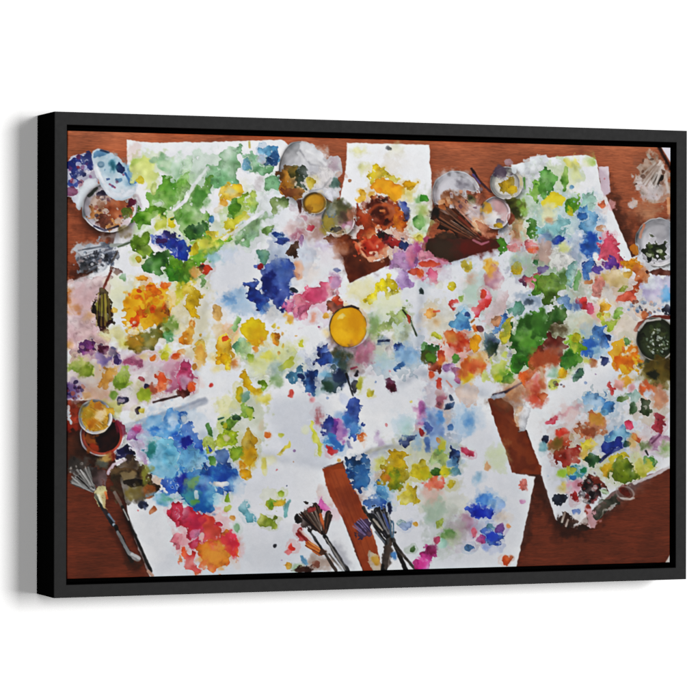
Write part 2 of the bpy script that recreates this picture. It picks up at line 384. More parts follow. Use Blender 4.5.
e dcd88a 345,150,35,18 f4 o.7 ; e d8d8a0 365,250,18,25 f4 ; e d8d4b0 560,140,30,25 f5 o.5 ; e d8cfc0 540,230,60,50 f8 o.5 ; e 1c1c20 516,138,12,7
p dcc840/d8b830 400,330;400,270;440,240;490,250;530,290;560,300;570,330;540,320;480,300;430,315
p e09a1c/d88414 415,345;450,310;500,310;560,330;600,365;605,400;570,430;540,450;500,400;450,400;430,375 v.08 ; e e8a828 570,390,35,35 f2
e e0b020 635,345,30,20,-10 ; e dfa820 357,412,17,26 ; e d89a20 418,405,16,20 ; e d8c870 630,400,25,40 f4 o.7
p 9a4a20/7a3018 385,490;400,440;440,420;520,430;560,470;580,540;570,590;500,600;430,590;400,550 r2 ; e 5a2414 440,490,38,42 f2 ; e b4663a 520,510,30,50 f3 ; e 4a2018 505,575,25,22
s 6a2812 395,480,8;430,440,13;480,430,11;540,450,7 r1.3 f1.6 o.72 v.25 ; s c0683a 405,505,10;440,470,12;490,462,11;530,480,7 r1.3 f1.6 o.72 v.25 ; s 5a2010 440,510,9;460,482,11;500,485,11;512,515,9;480,535,8;450,520,5 r1.3 f1.6 o.72 v.25 ; s b85c30 520,440,12;560,480,17;578,530,12 r1.3 f1.6 o.72 v.25 ; s 7a3016 390,535,8;440,572,12;520,572,12;560,530,7 r1.3 f1.6 o.72 v.25 ; s cc7644 395,560,10;450,596,16;510,596,14;560,560,9 r1.3 f1.6 o.72 v.25 ; s d08a5a 470,500,5;490,500,6 ; x 3a1a10,d8c0b0 480,440,60,25 n8 a.5 b1.3
p a04a24/b85c30 330,460;350,480;400,530;440,590;400,620;350,600;335,540 ; p a8502c/c07040 330,610;400,600;460,640;500,710;340,710
p d07a20/b85c2c 560,470;600,520;620,590;590,620;550,600;560,540 ; e d8a898 580,640,45,28 ; e 3a2c2c 490,655,45,18,35 ; e 7a2a34 520,680,60,20,25
p 3a4a90/2a3470 565,460;610,450;635,500;630,560;610,555;590,500 ; e 3a4a70 600,690,30,20
e 9abc8a 690,440,20,20 f2 ; p 6a9a5a/88b070 665,540;710,520;710,610;670,600 ; e d8c850 690,665,25,25 f3
e d8b0b8 25,545,25,8,30 ; e c84a60 57,600,15,15 ; e b090b0 0,670,12,30 ; p 6a3418 140,650;200,650;300,660;330,710;200,710

T 420,125,120
e 5aa040 25,430,22,16 ; e b0c080 15,500,30,30 f4 ; e 9ac080 20,580,30,40 f4 ; e d8c860 0,660,15,15 ; e b04a7a 35,670,15,12
e 6a3418 230,500,160,120 f10 o.5
g e0e0e4/c0bcc2/b8b4ba 210,400,142,132 i.82 w.05 o.9 ; e c8c8d0 200,340,110,60 f6 o.7 ; e 9c98a0 260,350,30,20 f4
e 8a5a3a 190,440,60,40 f3 ; e a8664a/8a5034 320,425,48,40 ; e 6a6a40 295,445,25,25 f2 ; e d8c8c8 320,520,60,60 f5 ; e c08a70 240,480,40,40 f4
x 4a3a3a,6a4a5a,d8a080,d8d0d0 250,440,90,70 n16 a.5 b1.8 ; b d8d4d4,8a7a7a,c89078,6a5048 170,380,120;330,520,120 n7 o.25
s 4a3038 300,255,8;350,330,9;415,390,7 ; s 6a5a88 310,290,4;350,340,4 ; e 8c7c84 350,375,14,10
p d0d4dc 440,620;520,590;540,640;520,690;470,670
p 3a2a20/4a3424 60,680;110,640;180,630;350,690;350,710;50,710 f1.5
p 3a2418/5a3420 70,500;110,470;160,480;200,490;390,670;380,700;200,640;120,590
s 6a3a1a 190,490,8;390,680,8 ; s 2a1410 200,560,14;370,690,10 ; s c8b0a0 180,560,3;380,690,3 ; s b08070 215,490,4;400,660,4 ; s 8a3c30 230,540,10;390,690,9 ; b 2a1812,5a3420,7a4a30,1c120e,9a6a50 120,500,150;340,660,50 n16 o.55 a1.4 ; e 2a241c 90,515,30,30 f2 ; x c08050,a06030,d8b090 150,460,40,30 n14 a1 b2.5
g e6e2e6/c4b8be/c8b8b8 442,512,85,95 i.86 w.06 ; e c8a040 395,490,30,35 f2 ; e d4a0a0 460,490,45,50 f5 o.6 ; e e0dede 420,540,40,25 f2 ; e 7a7480 465,560,20,12 ; e c8a830 450,583,25,9 
g e0dcd8/b0aca6/b0aca4 505,338,98,95 i.76 w.06 ; e 5a4a5a 475,270,40,25 f2 ; e c0a020/9a8420 505,355,55,38,8 ; e d8b820 525,375,30,22  ; e a89098 515,220,18,14
p d4d8dc 545,250;620,240;640,185;710,180;710,420;640,430;610,400;600,320 f1.5
e 78a848/92b860 675,375,35,55,10 ; p 4a4a20/8a9040 500,430;560,430;620,460;610,540;570,580;540,520 f2 ; p 8a3a2a 515,520;545,530;545,580;520,580
e c8a078 575,620,35,60 f4 o.8 ; e 8ab050 600,490,25,40 f3 o.8 ; e 5a8a3a 655,605,32,50,10 ; e d0a8a8 560,690,40,25 f3 ; e d8b090 350,580,35,40 f4 ; p c88a70 330,560;380,580;400,640;440,620;420,660;370,650 o.7
p 7a9a30 410,680;490,665;490,710;410,710 ; s 6aa048 608,310,6;612,370,5

T 540,125,140
s 3a1408 595,112,8;650,215,10 f1.5 ; q d8d4e0 608,110;655,110;655,186
q c4b0bc/d8c8d0 292,210;340,210;352,335;320,355;305,320 r.3
e d8d070 160,185,35,20 f2 ; e b8cc78 245,178,22,22 f2 ; p 8cb858/5a9030 110,290;115,230;130,205;145,240;140,290;120,330 ; e d8dc98 170,240,20,50 f4
p 4f8a38/78b060 0,250;30,230;70,245;85,280;60,330;30,350;10,310 r1.6 ; e 6aa048 10,330,16,50 ; e 8ab0c8 157,313,9,8
p d8c020/e0cc30 10,370;50,345;70,325;100,350;130,370;110,400;60,420;30,415;15,395 r2 v.06
p 6aa030/9cc060 120,390;160,370;195,345;190,400;170,450;140,450 r1.6 ; e d0c830 150,430,10,20
p b4d4c8/a0c8b8 205,370;230,345;270,350;285,390;265,420;220,425;195,400
p 5a8cb8/7aacd0 190,440;230,420;275,430;280,480;275,530;230,545;195,510;210,480 ; e 4a7cb0 210,450,22,20
p 8abcc0/a8cccc 90,460;120,450;135,500;130,550;80,560;30,570;-5,540;-5,500;50,510
p 3050a8/2a4090 60,575;90,560;120,555;140,575;110,595;70,595 ; e 7a90b0 30,575,35,25 f3
p 5a8cd0/3a6ab8 215,600;230,555;265,545;290,570;285,620;260,650;225,640 ; e 2a58a8 255,560,20,20 f2 ; e 1f4488 245,690,28,16
e e08a68 313,398,17,19 r.6 ; e dcaab0 362,400,18,24 f1 ; e d8b098 305,515,16,20,30
p d8687a/c8587a 295,640;305,590;330,560;360,550;380,590;390,640;350,660;320,680
p 6a3a80/8a4a90 320,690;350,650;380,640;395,690;390,710;330,710
e d8d8b0 40,440,30,40 f4 ; e c8a080 45,480,15,12 f2 ; e b09a90 20,640,35,40 f3 ; e 88a0b0 180,650,22,40 f3 ; e d0d8a0 120,620,25,25 f3
p b8b0ac/a09890 480,290;500,260;540,280;560,150;600,200;640,260;655,380;600,400;560,390;520,340;500,300 o.8 f2 v.3 ; e a07a68 520,210,40,40 f5 o.5 ; e c8c4cc 560,330,50,40 f4 o.8 ; p 2a2a18 570,240;595,270;615,300;580,305;565,280 ; s d8d4d4 485,290,10;530,280,8 ; e d8d0d0 462,395,18,24 f1 r2
s c8c0b8 540,150,8;575,200,10;560,240,6 f1 ; s d0c8c4 600,180,6;625,240,6;640,330,8 f1
e b8a89c/8a7464 560,250,60,90 f3 r3 o.8 v.3 ; e d0c4c4/a89890 530,300,45,45 f2 r3 v.3 ; e c8c0c0 590,320,50,40 f2 r2.5 v.3 ; e 3a2c20 580,270,22,28 f1.5 r2 ; b d8d0cc,b8aca4,8a7468 520,300,120;610,180,40 n22 o.5 a1.6 ; x c8c0c0,7a5a4a,d8ccc8,5a3a2a 550,260,90,120 n16 a.6 b2
e c0a890 540,430,60,40 f5 o.7 ; e 6a3a24 480,470,30,40 f5 o.6 ; s d8a888 640,370,10;645,440,12
g e2dede/c0bcc0/b4b2b6 590,585,114,122 i.8 w.06 ; e b0aeb2 600,540,60,60 f4 ; e 2c3420/46502a 575,630,60,42  ; s c89078 500,560,8;520,500,8 ; x 1f2814,5a6a38,c8ccb8 575,630,45,30 n24 a.7 b2
p d09030 455,600;480,590;490,640;460,650 ; e d8a030 465,690,30,18

T 60,240,120
e 3a160c 110,190,60,50 o.5 f5
p 8a8e98/b4b8c0 90,70;130,40;200,15;290,20;330,60;310,110;250,160;200,190;150,200;110,150 r1.6 ; e 3a3c40/2a2c30 170,150,45,40 f2 ; e 50586a 250,90,60,40 f3 ; e c0c4cc 170,60,50,30 f3
e c8ccd4 150,60,60,22 f2 r2 ; b 2a2c34,d0d2d8,6a6e78,9aa0aa,4a4c54 130,125,140;310,60,90 n24 o.4 a1.5 ; x 2a2c34,e0e2e8,4a4c54 200,110,100,60 n40 a.5 b1.8 ; x 2a2c34,d8d8dc,5a6878 200,100,80,50 n14 a.5 b1.6
s b8bcb8 300,30,14;370,30,12;420,0,10 ; s 5a6a50 340,40,5;420,10,5 ; s 4a4038 300,130,5;330,80,6;335,65,4
p d8bcbc/cdaaae 40,270;120,240;200,220;290,190;260,290;205,380;210,500;240,580;330,640;300,710;30,710 r.6 o.95 ; e dcccd0 100,260,50,20 f5 ; e c8905a 95,395,25,20 f3 ; e d09a60 50,340,12,60 f4 ; e c89858 170,440,25,20 f4 o.7 ; e d8a060 50,610,20,25 f4 ; e c89898 150,340,80,60 f10 o.5
e dcdcb8 330,280,50,50 f6 o.7
p 6a6230/4a3a20 205,390;220,320;240,285;270,290;295,330;300,430;290,500;240,515;210,500;215,440 r1.8 ; e 8a8a3c 245,380,22,50 f2 ; e 3a1418 255,490,40,28 ; e 2c1c18 210,385,12,35 ; s 8a4a3c 255,280,8;275,230,10;300,180,9 ; e 5a3a30 325,178,32,14,15 ; e 4a2c20 290,420,14,25
b 2c1414,6a5a2a,a09040,4a3a1a 250,310,60;250,500,90 n14 o.5 a1.6
e 3f7a3a 367,222,18,16
p 8aa828/6c8c20 415,60;425,-5;490,-5;540,40;520,90;490,100;470,80 ; e c8b830 455,110,12,14
p 35662a/4a8030 495,120;560,80;620,70;660,95;640,140;600,160;580,190;520,205;500,160 r2 ; p 4a8a28/6a9a28 620,170;660,110;710,90;710,260;650,250;620,210
p 3a4aa0/2a4a98 550,-5;710,-5;710,110;660,100;620,40;570,20 ; e 5a3a7a 600,10,30,15
p e4a818/dca010 370,480;380,370;420,310;460,280;500,300;520,260;580,280;630,260;640,320;650,400;640,470;590,500;560,480;500,540;440,560;390,540 v.06 r2
p e07a14 500,270;560,270;590,300;570,330;520,320;500,290 ; p e06818 420,480;440,420;480,390;520,360;530,410;490,450;450,500 ; e e8741c 615,265,22,20 ; e c89a14 560,420,60,50 f3 ; e eab020 430,350,40,50 f3 ; s c88a10 470,330,5;500,380,6;560,350,5 f1 ; s e8c040 560,390,8;610,370,7 f1
p 8a7a20/6a6a20 400,600;450,560;520,540;580,500;610,480;600,560;550,610;490,640;430,630 f1.2 ; e c0902a 430,590,40,40 f3 ; e 7a4a1c 620,400,22,35 ; e b06a14 590,430,30,30 f4 ; e 6a8a2c 640,500,35,40 f3 ; e 3f8a50 630,570,35,30
x e8e4dc 430,510,60,40 n14 a.8 b2.4
x e06014,d89010,c87a10 500,380,120,110 n30 a.8 b3
e ecd090 660,340,50,40 f5
p d8d090 230,530;330,510;380,530;360,590;280,580 f3 o.7 ; e c8c040 370,600,25,20 f3 ; e e0a030 485,225,30,18 f1 r2 ; e d8b040 320,410,14,12
p 6a3a70/8a4a8a 115,610;150,580;200,600;205,650;160,670;120,650 ; e 6a2a50 250,640,28,26 ; p 5a5a7a/44446a 280,620;330,630;350,690;300,690
e e0c060 480,685,30,15 f2 ; e d88040 548,688,10,8 ; e c8c840 620,660,25,40 f3 ; e d86030 665,680,16,12 ; e c090a8 420,690,35,14 f2 ; x 6a2a50,3a2a4a 190,630,90,50 n14 a.6 b1.6

T 180,240,120
p 88b030/6aa028 60,-5;290,-5;250,30;220,60;180,90;130,120;90,180;50,240;-5,260;-5,160;40,120;110,80 r2 ; p 4a7a20/6a8a28 -5,170;60,110;100,130;100,230;60,250;-5,250 ; e d0d060 150,30,60,25 f4 ; e c8b820 80,50,25,30 ; p 2f58a8/2a3c90 -5,0;30,10;50,60;40,110;-5,120
e a0c4c8 200,105,40,28 f3 ; e b0c4dc 260,65,60,30 f6 o.4
p c04a24/8a3018 110,160;140,140;180,150;165,190;150,200;130,190 ; e 3a3a30 125,155,14,12 ; e 90b078 133,240,14,32 ; e d0a060 90,190,20,30 f3
p d8b828/d0b020 10,270;60,250;90,260;115,320;100,370;90,450;60,440;30,400;40,360;60,320;20,330 ; e c8c040 0,300,20,50 f2
e e09020 72,490,20,20 ; p e08a14/e0a030 10,600;15,550;50,520;75,500;75,560;60,610;30,610
e d8b040 120,640,26,50 ; p d0bc70 100,600;140,590;150,650;130,710;100,690
p e0b060 195,390;240,390;240,460;215,460;195,430 o.8 ; p e0c8a0 180,500;250,485;255,540;200,560 o.8 f2 ; p e0b820/d8a820 215,690;220,600;240,560;280,570;290,610;300,710;215,710 ; e d84a20 262,573,16,16
e e0a060 10,650,20,14 ; e d8c8a0 60,660,50,20 f3 o.6
e a8c0dc/8ab0d4 310,350,70,45 f4 o.7 ; e 6a9acc 285,345,35,20 f2 o.7 ; e 9cb8d4 390,380,60,50 f6 o.6
p 3a529c/2a4090 460,150;490,160;540,130;560,110;640,120;665,150;660,190;630,250;640,310;620,370;590,410;560,400;550,360;500,310;480,250;465,190 ; p 1f2f78 480,200;540,180;570,260;570,330;530,330;490,290 f3 ; e 6a88c4 600,220,40,50 f5 o.8 ; e 4a6aac 590,150,60,30 f4 o.7
p 25367e/3a60b0 395,260;430,240;460,290;500,290;525,340;510,390;490,430;445,400;430,360;390,310 ; e 3a70b8 480,390,35,28 f2
p 5a8a7a/7a9a70 455,70;490,50;515,80;525,130;490,140;460,100 ; e a02a3a 465,155,10,16 ; e a8b4c8 570,90,50,40 f4 o.6 ; e 4a60a0 590,5,35,15
p d8a080 665,140;710,130;710,210;670,230 f2 ; e 5a4030 670,60,16,40
p d888a8/c86a90 610,390;630,350;670,320;710,310;710,470;660,440;620,420 f1.5 ; e 303c50 660,290,18,12 ; e b0b0b0 540,420,40,40 f6 o.6
p dcc018/d4ac14 350,520;370,490;400,465;450,455;480,480;510,520;505,570;470,600;440,620;400,590;370,560 v.06 ; e d8a818 440,590,45,20 f3 ; e c8a010 430,540,35,30 f4 o.6 ; e e08a18 447,635,12,16
e 88b060 328,497,14,40,15 ; p 8ab890/a0c080 310,620;350,570;380,590;420,630;410,690;380,680;320,650
p e09a30 525,560;545,540;580,550;575,600;545,615 ; e d8c040 550,500,10,14 ; e d8dc90 590,660,60,40 f5 o.6 ; e e0b060 640,450,12,30 f2
x e0c040,d0d060,d8a040 560,560,120,110 n14 a.8 b2.2

T 300,240,120
q 5a2410/70341a 190,-5;340,-5;350,70;400,120;440,130;520,90;530,140;420,190;340,225;290,250;270,190;250,100;220,60 r.4 ; e 8a4a24 240,40,40,60 f6 ; e 40180c 330,130,80,60 f8
p c0502c/d88a68 335,-5;480,-5;500,60;480,95;430,120;400,125;360,90;335,50 ; e b8402c 430,40,50,40 f3 ; e e0b098 440,105,40,12 ; e a83a3a 550,10,40,22 ; s e0a888 345,20,8;370,82,14;420,112,14;470,92,12;492,50,7 r1.3 f1.6 o.72 v.25 ; s a83820 375,20,10;400,62,14;450,62,14;475,20,9 r1.3 f1.6 o.72 v.25 ; s d87858 400,5,9;430,40,13;462,5,8 r1.3 f1.6 o.72 v.25 ; s 8a2818 360,50,6;395,90,8;450,88,7 r.6 ; s e4bca4 410,75,7;445,70,6 r.6 ; x e0c0b0,7a2a1a 410,60,60,45 n8 a.6 b1.6
p b08ab0/9a6a9c 530,120;560,60;620,40;680,40;710,80;690,140;650,170;600,180;550,160 f1.5 ; e d08aa0 650,90,30,40 f4 ; e b45a8a 690,60,20,40 f3 ; p d05a3a/c04830 620,190;660,165;710,150;710,215;660,205 ; e 3a4a78 600,30,30,20
e b090c0 605,240,42,45 f1
p e0d030/d8c020 375,355;410,310;450,280;490,230;520,210;555,240;550,300;580,330;540,320;500,280;460,300;440,350;410,370 ; e dce0b0 510,380,80,60 f6 o.8
p d4708c/e0a0a8 -5,310;60,290;120,260;180,230;215,210;235,260;240,310;200,280;160,300;150,350;110,380;60,370;-5,480 ; p c85a7c 30,330;100,290;150,280;140,340;90,370;40,360 f2 ; e c8a0c0 210,240,25,40 f3 ; p d07a98 -5,380;40,370;30,420;-5,450 ; e e0a898 80,450,15,25 f2
e 3a4a80 215,175,16,13 ; e d8c8d0 190,90,60,70 f8 o.5 ; e c8b8d8 150,30,50,20 f5 o.5 ; e e0c8b8 40,200,60,60 f8 o.5
e 6a5050/8a7070 300,590,110,60 f6 o.85 ; e 6a3420/a84a24 205,390,40,55 ; e d04a20 215,360,25,20 ; e e0a838 155,440,18,16
e 5a4a4a 290,540,118,110 f5 o.5 v0 ; e d8d2c8 291,505,116,121 r.15 v.04 ; e 4a3818 281,506,110,119 r.15 v.04 ; e dd9c08/e2a610 283,509,105,114 r.15 v.04 ; e f0b41c 245,550,55,45 f6 v0 o.9 ; e cf8d06 325,470,45,70 f6 o.8 v0 ; s e8ac18 230,480,10;330,590,8 f3 o.6 ; s d8c8b0 360,410,8;395,460,10;395,530,8 ; s 3a2a28 250,395,6;300,385,6;340,400,6 ; e ecd890 240,450,16,8,-20 f1
p 8aa058/a8b878 430,520;500,460;560,430;610,405;640,470;600,480;550,500;500,540;460,560;440,540 ; s 3a4a30 600,410,5;640,460,6;680,560,5 ; p b0b8a0 580,560;640,480;660,520;620,560;590,610 f3 ; e b85a40 632,460,10,22
e 8a98a8 500,590,40,20 f2 ; s 2a3a5a 460,590,8;520,585,8 ; e dcdce0 500,545,35,18 f2 ; e 3a5a98 575,625,28,18 ; e 88a8cc 610,660,60,40 f5 ; e d8d4d4 530,640,18,40
p 30407c/4a6ab0 85,690;110,630;140,610;190,650;190,710;90,710 ; e b07a8c 370,650,50,50 f5 ; e 5a5a40 240,670,50,30 f5 ; e d8d850 5,600,10,20 ; e 7a9a50 430,500,30,50 f5 o.6

T 420,240,120
q 3a2418/4a2018 50,-5;470,-5;465,40;330,80;180,130;140,120;60,90;30,60 r.4 ; e 3a2c20 150,50,90,50 f6 o.7 ; e 5a1c14 320,40,100,40 f6 ; s c08090 310,0,5;360,25,6;400,10,5 ; e 5a8a30 475,40,16,50
p d890a0/c87890 -5,60;60,80;130,110;180,130;140,150;60,140;-5,150 ; p d05a3a -5,130;80,130;130,140;60,160;10,165
p d8708c/e08a98 20,215;60,170;100,190;110,230;70,265;40,240 ; e d86a3a 8,195,14,20 ; e c8d0d8 30,260,30,20 f3 ; e 3a4a4a 8,300,8,14
e d0a420/b8a420 268,152,22,35,15 ; e c8b820 187,270,20,20
e d8a088 295,230,25,30 f4 ; e b0c4bc 330,290,60,70 f8 o.7 ; e a8c8a8 290,320,30,40 f6 o.5 ; p c89a9a/b88a98 380,200;420,150;460,170;465,240;430,290;390,270 f2 ; e dca838 410,160,28,34 f3
p d84a48/e0788a 315,450;315,400;340,360;380,345;420,330;420,360;370,375;340,410;325,450 r.8 ; e e08aa0 385,310,25,28 f1 ; e d8604a 372,320,12,20
p d85a50 170,360;200,345;225,350;225,365;195,370;195,405;180,395 r.8 ; e a8c070 237,338,12,14
e e09a48 57,425,28,22 ; s d85a40 80,418,5;112,415,5 ; e e0b888 95,480,18,15 f3 ; e dcc8a8 70,450,50,60 f8 o.4
p 7aaed0/5a8ab8 175,500;210,450;225,410;265,415;280,440;285,500;290,545;240,530;200,520 ; e 28407a 275,435,12,12 ; s c08a40 300,480,5;315,465,5
p d0502c/d8682c 135,570;170,530;220,540;270,570;300,600;290,640;240,650;190,630;150,610 ; e b83a1c 240,590,40,25 f4 ; e e09a58 190,570,30,30 f4 ; e e0a8a0 200,660,80,25 f5 ; p e0a020/d89020 290,590;320,540;340,560;355,610;330,650;300,640 ; e d87830 320,515,16,16 ; e 6a2a30 350,515,14,16
e 3a6a30/4a7a3a 55,650,50,35 r2 ; e 5a8a4a 30,625,20,20 ; e c8c840 100,565,25,14 ; e d05a3a 120,680,15,30 ; e 6a8a4a 215,690,22,15
p 3a4a68/5a7a90 380,540;420,550;460,580;465,610;440,660;400,680;380,640;400,600 ; e 2a4a38 420,630,35,35 f2
p 6a98c8/5a80b0 425,540;450,500;480,430;510,420;510,470;480,520;450,550 ; e d0a080 445,470,16,30
p 7aa898/6a9a88 520,430;550,370;590,355;610,400;600,430;560,440 ; p c8c048/a8b040 470,600;480,520;510,480;540,450;540,520;520,590;490,610
p 4f8a2c/3a7420 540,680;530,600;580,500;600,440;640,420;690,400;710,400;710,710;560,710 r1.8 ; e 3a6a24 640,480,50,40 f4 ; e 6aa040 640,590,50,50 f5 ; p e0e0e0 540,500;560,470;570,520;550,555 r.8 ; p d8dcdc 500,630;530,630;540,690;500,690 ; p 7a3a1a 650,680;710,620;710,710
p 8aa0b8 570,320;640,310;710,330;710,390;630,370;590,350 f3 o.6 ; e 5a6a78 640,355,25,14 f2
p 38386a/7a2a4a 575,230;600,200;620,230;625,270;600,265 ; e c8b020 565,170,26,30,-40 ; p c87878/b86a70 620,220;680,190;710,180;690,250;650,290;630,260 ; e d89a9a 560,40,28,35 f1 ; p d8888a 610,30;640,-5;680,10;690,60;640,90;620,70 ; e d86a40 655,60,25,18 ; e 6a9a3a 685,260,18,60 ; e 3a7a48 680,120,20,30 ; e a8c0b0 590,120,60,40 f5 o.6

T 540,240,140
p 5a7a28/7a9a38 -5,190;40,170;70,180;100,200;120,240;80,290;50,320;20,310;15,260;-5,240 r2 ; e 6a8a50 120,190,25,40 f3 ; e b8a098 20,60,40,50 f3 ; e 7a6a9a 15,145,25,16 ; e 8aa050 10,210,20,20
e dcdcd8 105,95,55,50 r2 ; e c8cc90 125,40,22,15 f3
p 90b4b0/a8c8c0 150,130;180,100;190,150;170,200;150,240;130,200 ; e a8b0c0 175,70,20,40 f3
p 4a78b8/6a98cc 210,150;230,110;265,105;260,150;240,190;215,190 ; e 3a6ab0 250,30,40,40 f3 ; p 6aa060 175,190;195,140;205,180;190,245;170,245
p d86a80/c85070 295,60;320,-5;365,-5;385,50;395,80;410,110;400,140;370,130;340,90 ; p 5a3a90/6a4aa0 325,130;340,90;360,70;390,100;400,135;360,145 ; e 7a68b0 295,148,22,16
p d89a90/c88070 255,270;270,230;310,180;330,200;310,240;290,285 f1 ; p d8c098/c8b078 310,200;340,150;400,150;430,190;430,240;390,220;340,225 f2 ; e c8885a 240,210,16,12
e d89820 463,125,36,28 ; p b05a28/c87a48 440,280;470,230;480,160;500,120;540,150;550,180;520,210;480,240 ; p d86a50/e07a60 390,300;400,270;440,260;470,250;475,300;440,300;400,320 ; e 9aa048 420,245,20,14 ; e dcb050 440,172,20,12
p d04a4a 185,300;205,280;230,300;240,350;215,340 ; p dc6a80/d85a78 220,345;240,310;265,320;270,360;255,380
p 7a9ac0/9ab8d8 95,300;130,285;160,310;160,350;120,350 f1 ; e 6a80b0 180,330,25,18 f2
p 3a6a28/507a30 40,380;80,340;120,330;140,350;130,390;80,420;40,410 ; e 4a7a30 10,430,35,70 f3
p 702418/7a3020 -5,540;30,500;60,480;110,480;120,560;100,600;40,590;-5,620 r.8 ; e 5a4a2c 90,450,40,30 f5 ; e d8a888 40,600,70,15 f4
p d0cc60/c8bc30 285,380;310,360;350,370;340,390;300,400 f1 ; e e0a830 318,335,30,25,-30
p 6a9a30/8ab848 355,380;380,350;400,335;415,360;400,385;370,400 ; p a0b840 320,410;360,400;390,400;360,440;340,460;330,430
p 6090c8/4a7cb8 270,480;280,430;320,425;325,460;350,490;320,530;280,570;240,580;215,550;225,500 ; e 3a70b8 245,530,35,30 f2 ; e a8c8d8 300,560,40,20 f3 o.7 ; e 2a4070 346,488,8,14
p 8ab038/b0c050 140,500;170,470;210,490;220,540;190,580;150,590;130,550 r2 ; e 3a7a28 150,590,30,35 f2 ; e c8c030 180,490,25,20 ; e 4a8a3a 130,610,35,30
e d8a428 105,665,25,20 ; e 28366e 325,605,20,23 ; e b87850 265,615,18,18 ; e c8c860 230,600,15,12 f2 ; p 6a9a88/3a4a6a 160,690;190,650;215,650;200,690
p e0b828/d89c20 350,570;360,530;400,480;430,500;420,540;460,540;500,580;510,630;450,660;420,690;380,640;360,610 r2 v.06 ; e d8781c 425,605,55,25 f3 ; e e08a20 460,560,25,30 f2 ; e 7a9a60 435,510,12,18 ; x e8e4d8,d87018 440,590,60,60 n16 a.6 b2
p d8d8dc 500,60;520,110;570,140;655,120;655,150;580,160;520,140;490,90 f1 ; p 6a3424 520,150;560,155;655,150;655,180;600,175;540,165
p b8b0d0/c8c4d8 510,230;560,210;620,190;655,190;655,290;600,310;540,290;520,260 f2 o.9 ; e 8ab8dc 630,270,20,35 f3 ; e d8dce4 560,220,30,20 f4
x 4a4a60,8a5a4a,7a9ac0,d0a080 530,340,100,40 n26 a.8 b3 ; e c8784a 525,375,22,18 ; e 3a3a48 635,350,18,22
p 6a5a20/4a5028 500,620;560,600;655,580;655,690;560,690;520,660 f3
s 8a4a3a 480,450,14;500,420,18;560,390,14;650,385,14 ; g a8a49a/2a2e1a/2c341e 580,495,98,110 i.84 w.045 ; x 4a5a30,1a1c10,3a4424,5a6238 580,500,75,85 n60 a.8 b2.4 o.7 ; x d8dcd8,8a9a88,b0b8b0 585,510,55,65 n40 a.3 b.9 ; s c8c4c0 495,450,5;530,405,5;600,395,5

T 60,355,120
p d4c4c4/cdb4b8 30,-5;710,-5;710,230;560,270;330,340;120,260;30,270 o.6 f3
p c0c878/88a040 50,60;90,20;140,30;180,70;190,110;150,125;110,110;80,90 f1.5 ; e 7a8c28 150,95,42,30 f2 ; e d8d498 110,40,50,30 f5 o.6
p 9a88b0/7a6aa0 200,-5;290,-5;300,40;250,60;220,40 f2 ; p 5a3a80 310,10;350,0;360,50;340,60;320,40 ; e 3a2a5a 325,30,16,20
p b06a88/c890a0 370,40;420,10;470,40;480,65;430,70;390,50 f1.5
p c89a50/d0a060 235,165;260,100;300,75;335,85;330,130;300,170;250,195 f1 ; p 9ab048/a8bc60 330,150;350,90;380,70;410,120;410,170;360,195;330,185 f1 ; e 7a9030 350,180,25,18 f2
e 5a3a78 70,210,30,35 f2 ; e 8a78a0 90,200,40,50 f4 o.6 ; x 5a2a4a,3a2a5a,a05a4a 90,210,60,60 n18 a.6 b2
p d8683a/e07848 570,200;570,130;600,115;640,150;635,190;600,225;580,220 ; p b0486a/a85a7a 640,80;710,40;710,160;650,210;620,215;650,160 f1.5 ; e d0a0b0 640,60,40,40 f5
e 9a3038 475,142,16,8,20 ; e 3a3a5a 505,182,8,10 ; e 9a4a2a 540,200,40,20 f2 ; e a8b840 495,235,25,35 f2 ; p d8d4d8 360,210;390,190;420,220;400,260;380,250 ; e 2a2a50 365,262,24,22 ; e 7a9a40 310,240,18,30 f2 ; e 3a2c30 450,322,10,20 ; e c8b840 480,320,12,16
e d0a080 210,230,70,40 f5 o.6 ; e c8c868 300,300,60,40 f5 o.7 ; e d8781c 540,15,16,14 ; e c0c020 612,12,22,18 ; e d86a2a 680,5,20,14 ; e c8a078 170,235,30,20 f2
s 4a2c28 545,275,6;600,262,7;700,235,6 f.8
p c8583a/a84a2c 30,285;100,275;120,330;100,390;30,400 f1 ; e d8d8dc 50,340,16,50 ; p 9a3c20 30,405;100,400;120,450;30,470
p 3a2014/2c1810 30,460;120,440;200,460;220,560;260,600;200,640;160,710;30,710 f2 o.85
g dcccd4/a84a3a/2a0e0c 245,468,128,122 i.8 w.06 s.3 ; p 2a0e0c/1c0a0c 190,480;270,450;300,400;330,390;350,440;320,510;270,560;210,560 r.4 v.05 ; e 9a5a1c 180,500,20,50 f3 ; e a84a20 205,540,20,25 f2 ; p 8a2a48 320,390;345,375;380,440;370,470;340,460
g e0dcdc/b4b0ac/c89c3c 205,361,99,102 i.8 w.1 s.3 ; e d0a030/c89a40 212,354,72,72 r1.2 v.1 ; b e8dcc0,b07a20,e0b040,8a6a20 160,320,60;260,390,90 n24 o.5 ; e e0c8a0 235,350,30,30 f3 ; e b89830 160,340,30,40 f3 ; e c0801c 190,400,25,25 f3 ; e b07a30 220,300,30,18 f2 
p b8a0c0/c8b8d0 410,520;460,490;510,540;520,620;490,640;450,590;430,560 f1.5 ; p 8a5a9a/b080b0 385,470;420,420;460,410;480,440;470,470;430,500;400,500 ; e c04a80 450,430,22,18 f2
p 1c1c4c/2a2458 320,560;370,525;410,550;440,580;380,610;330,600 ; e a84a2c 300,585,24,22
p 6a5238/4a3828 310,700;330,630;390,600;440,600;480,640;500,700 ; s d8c8d4 280,690,12;310,640,10;380,610,8 ; e c8a868 260,610,30,25 f3 ; e 6a6a60 240,640,30,20 f3
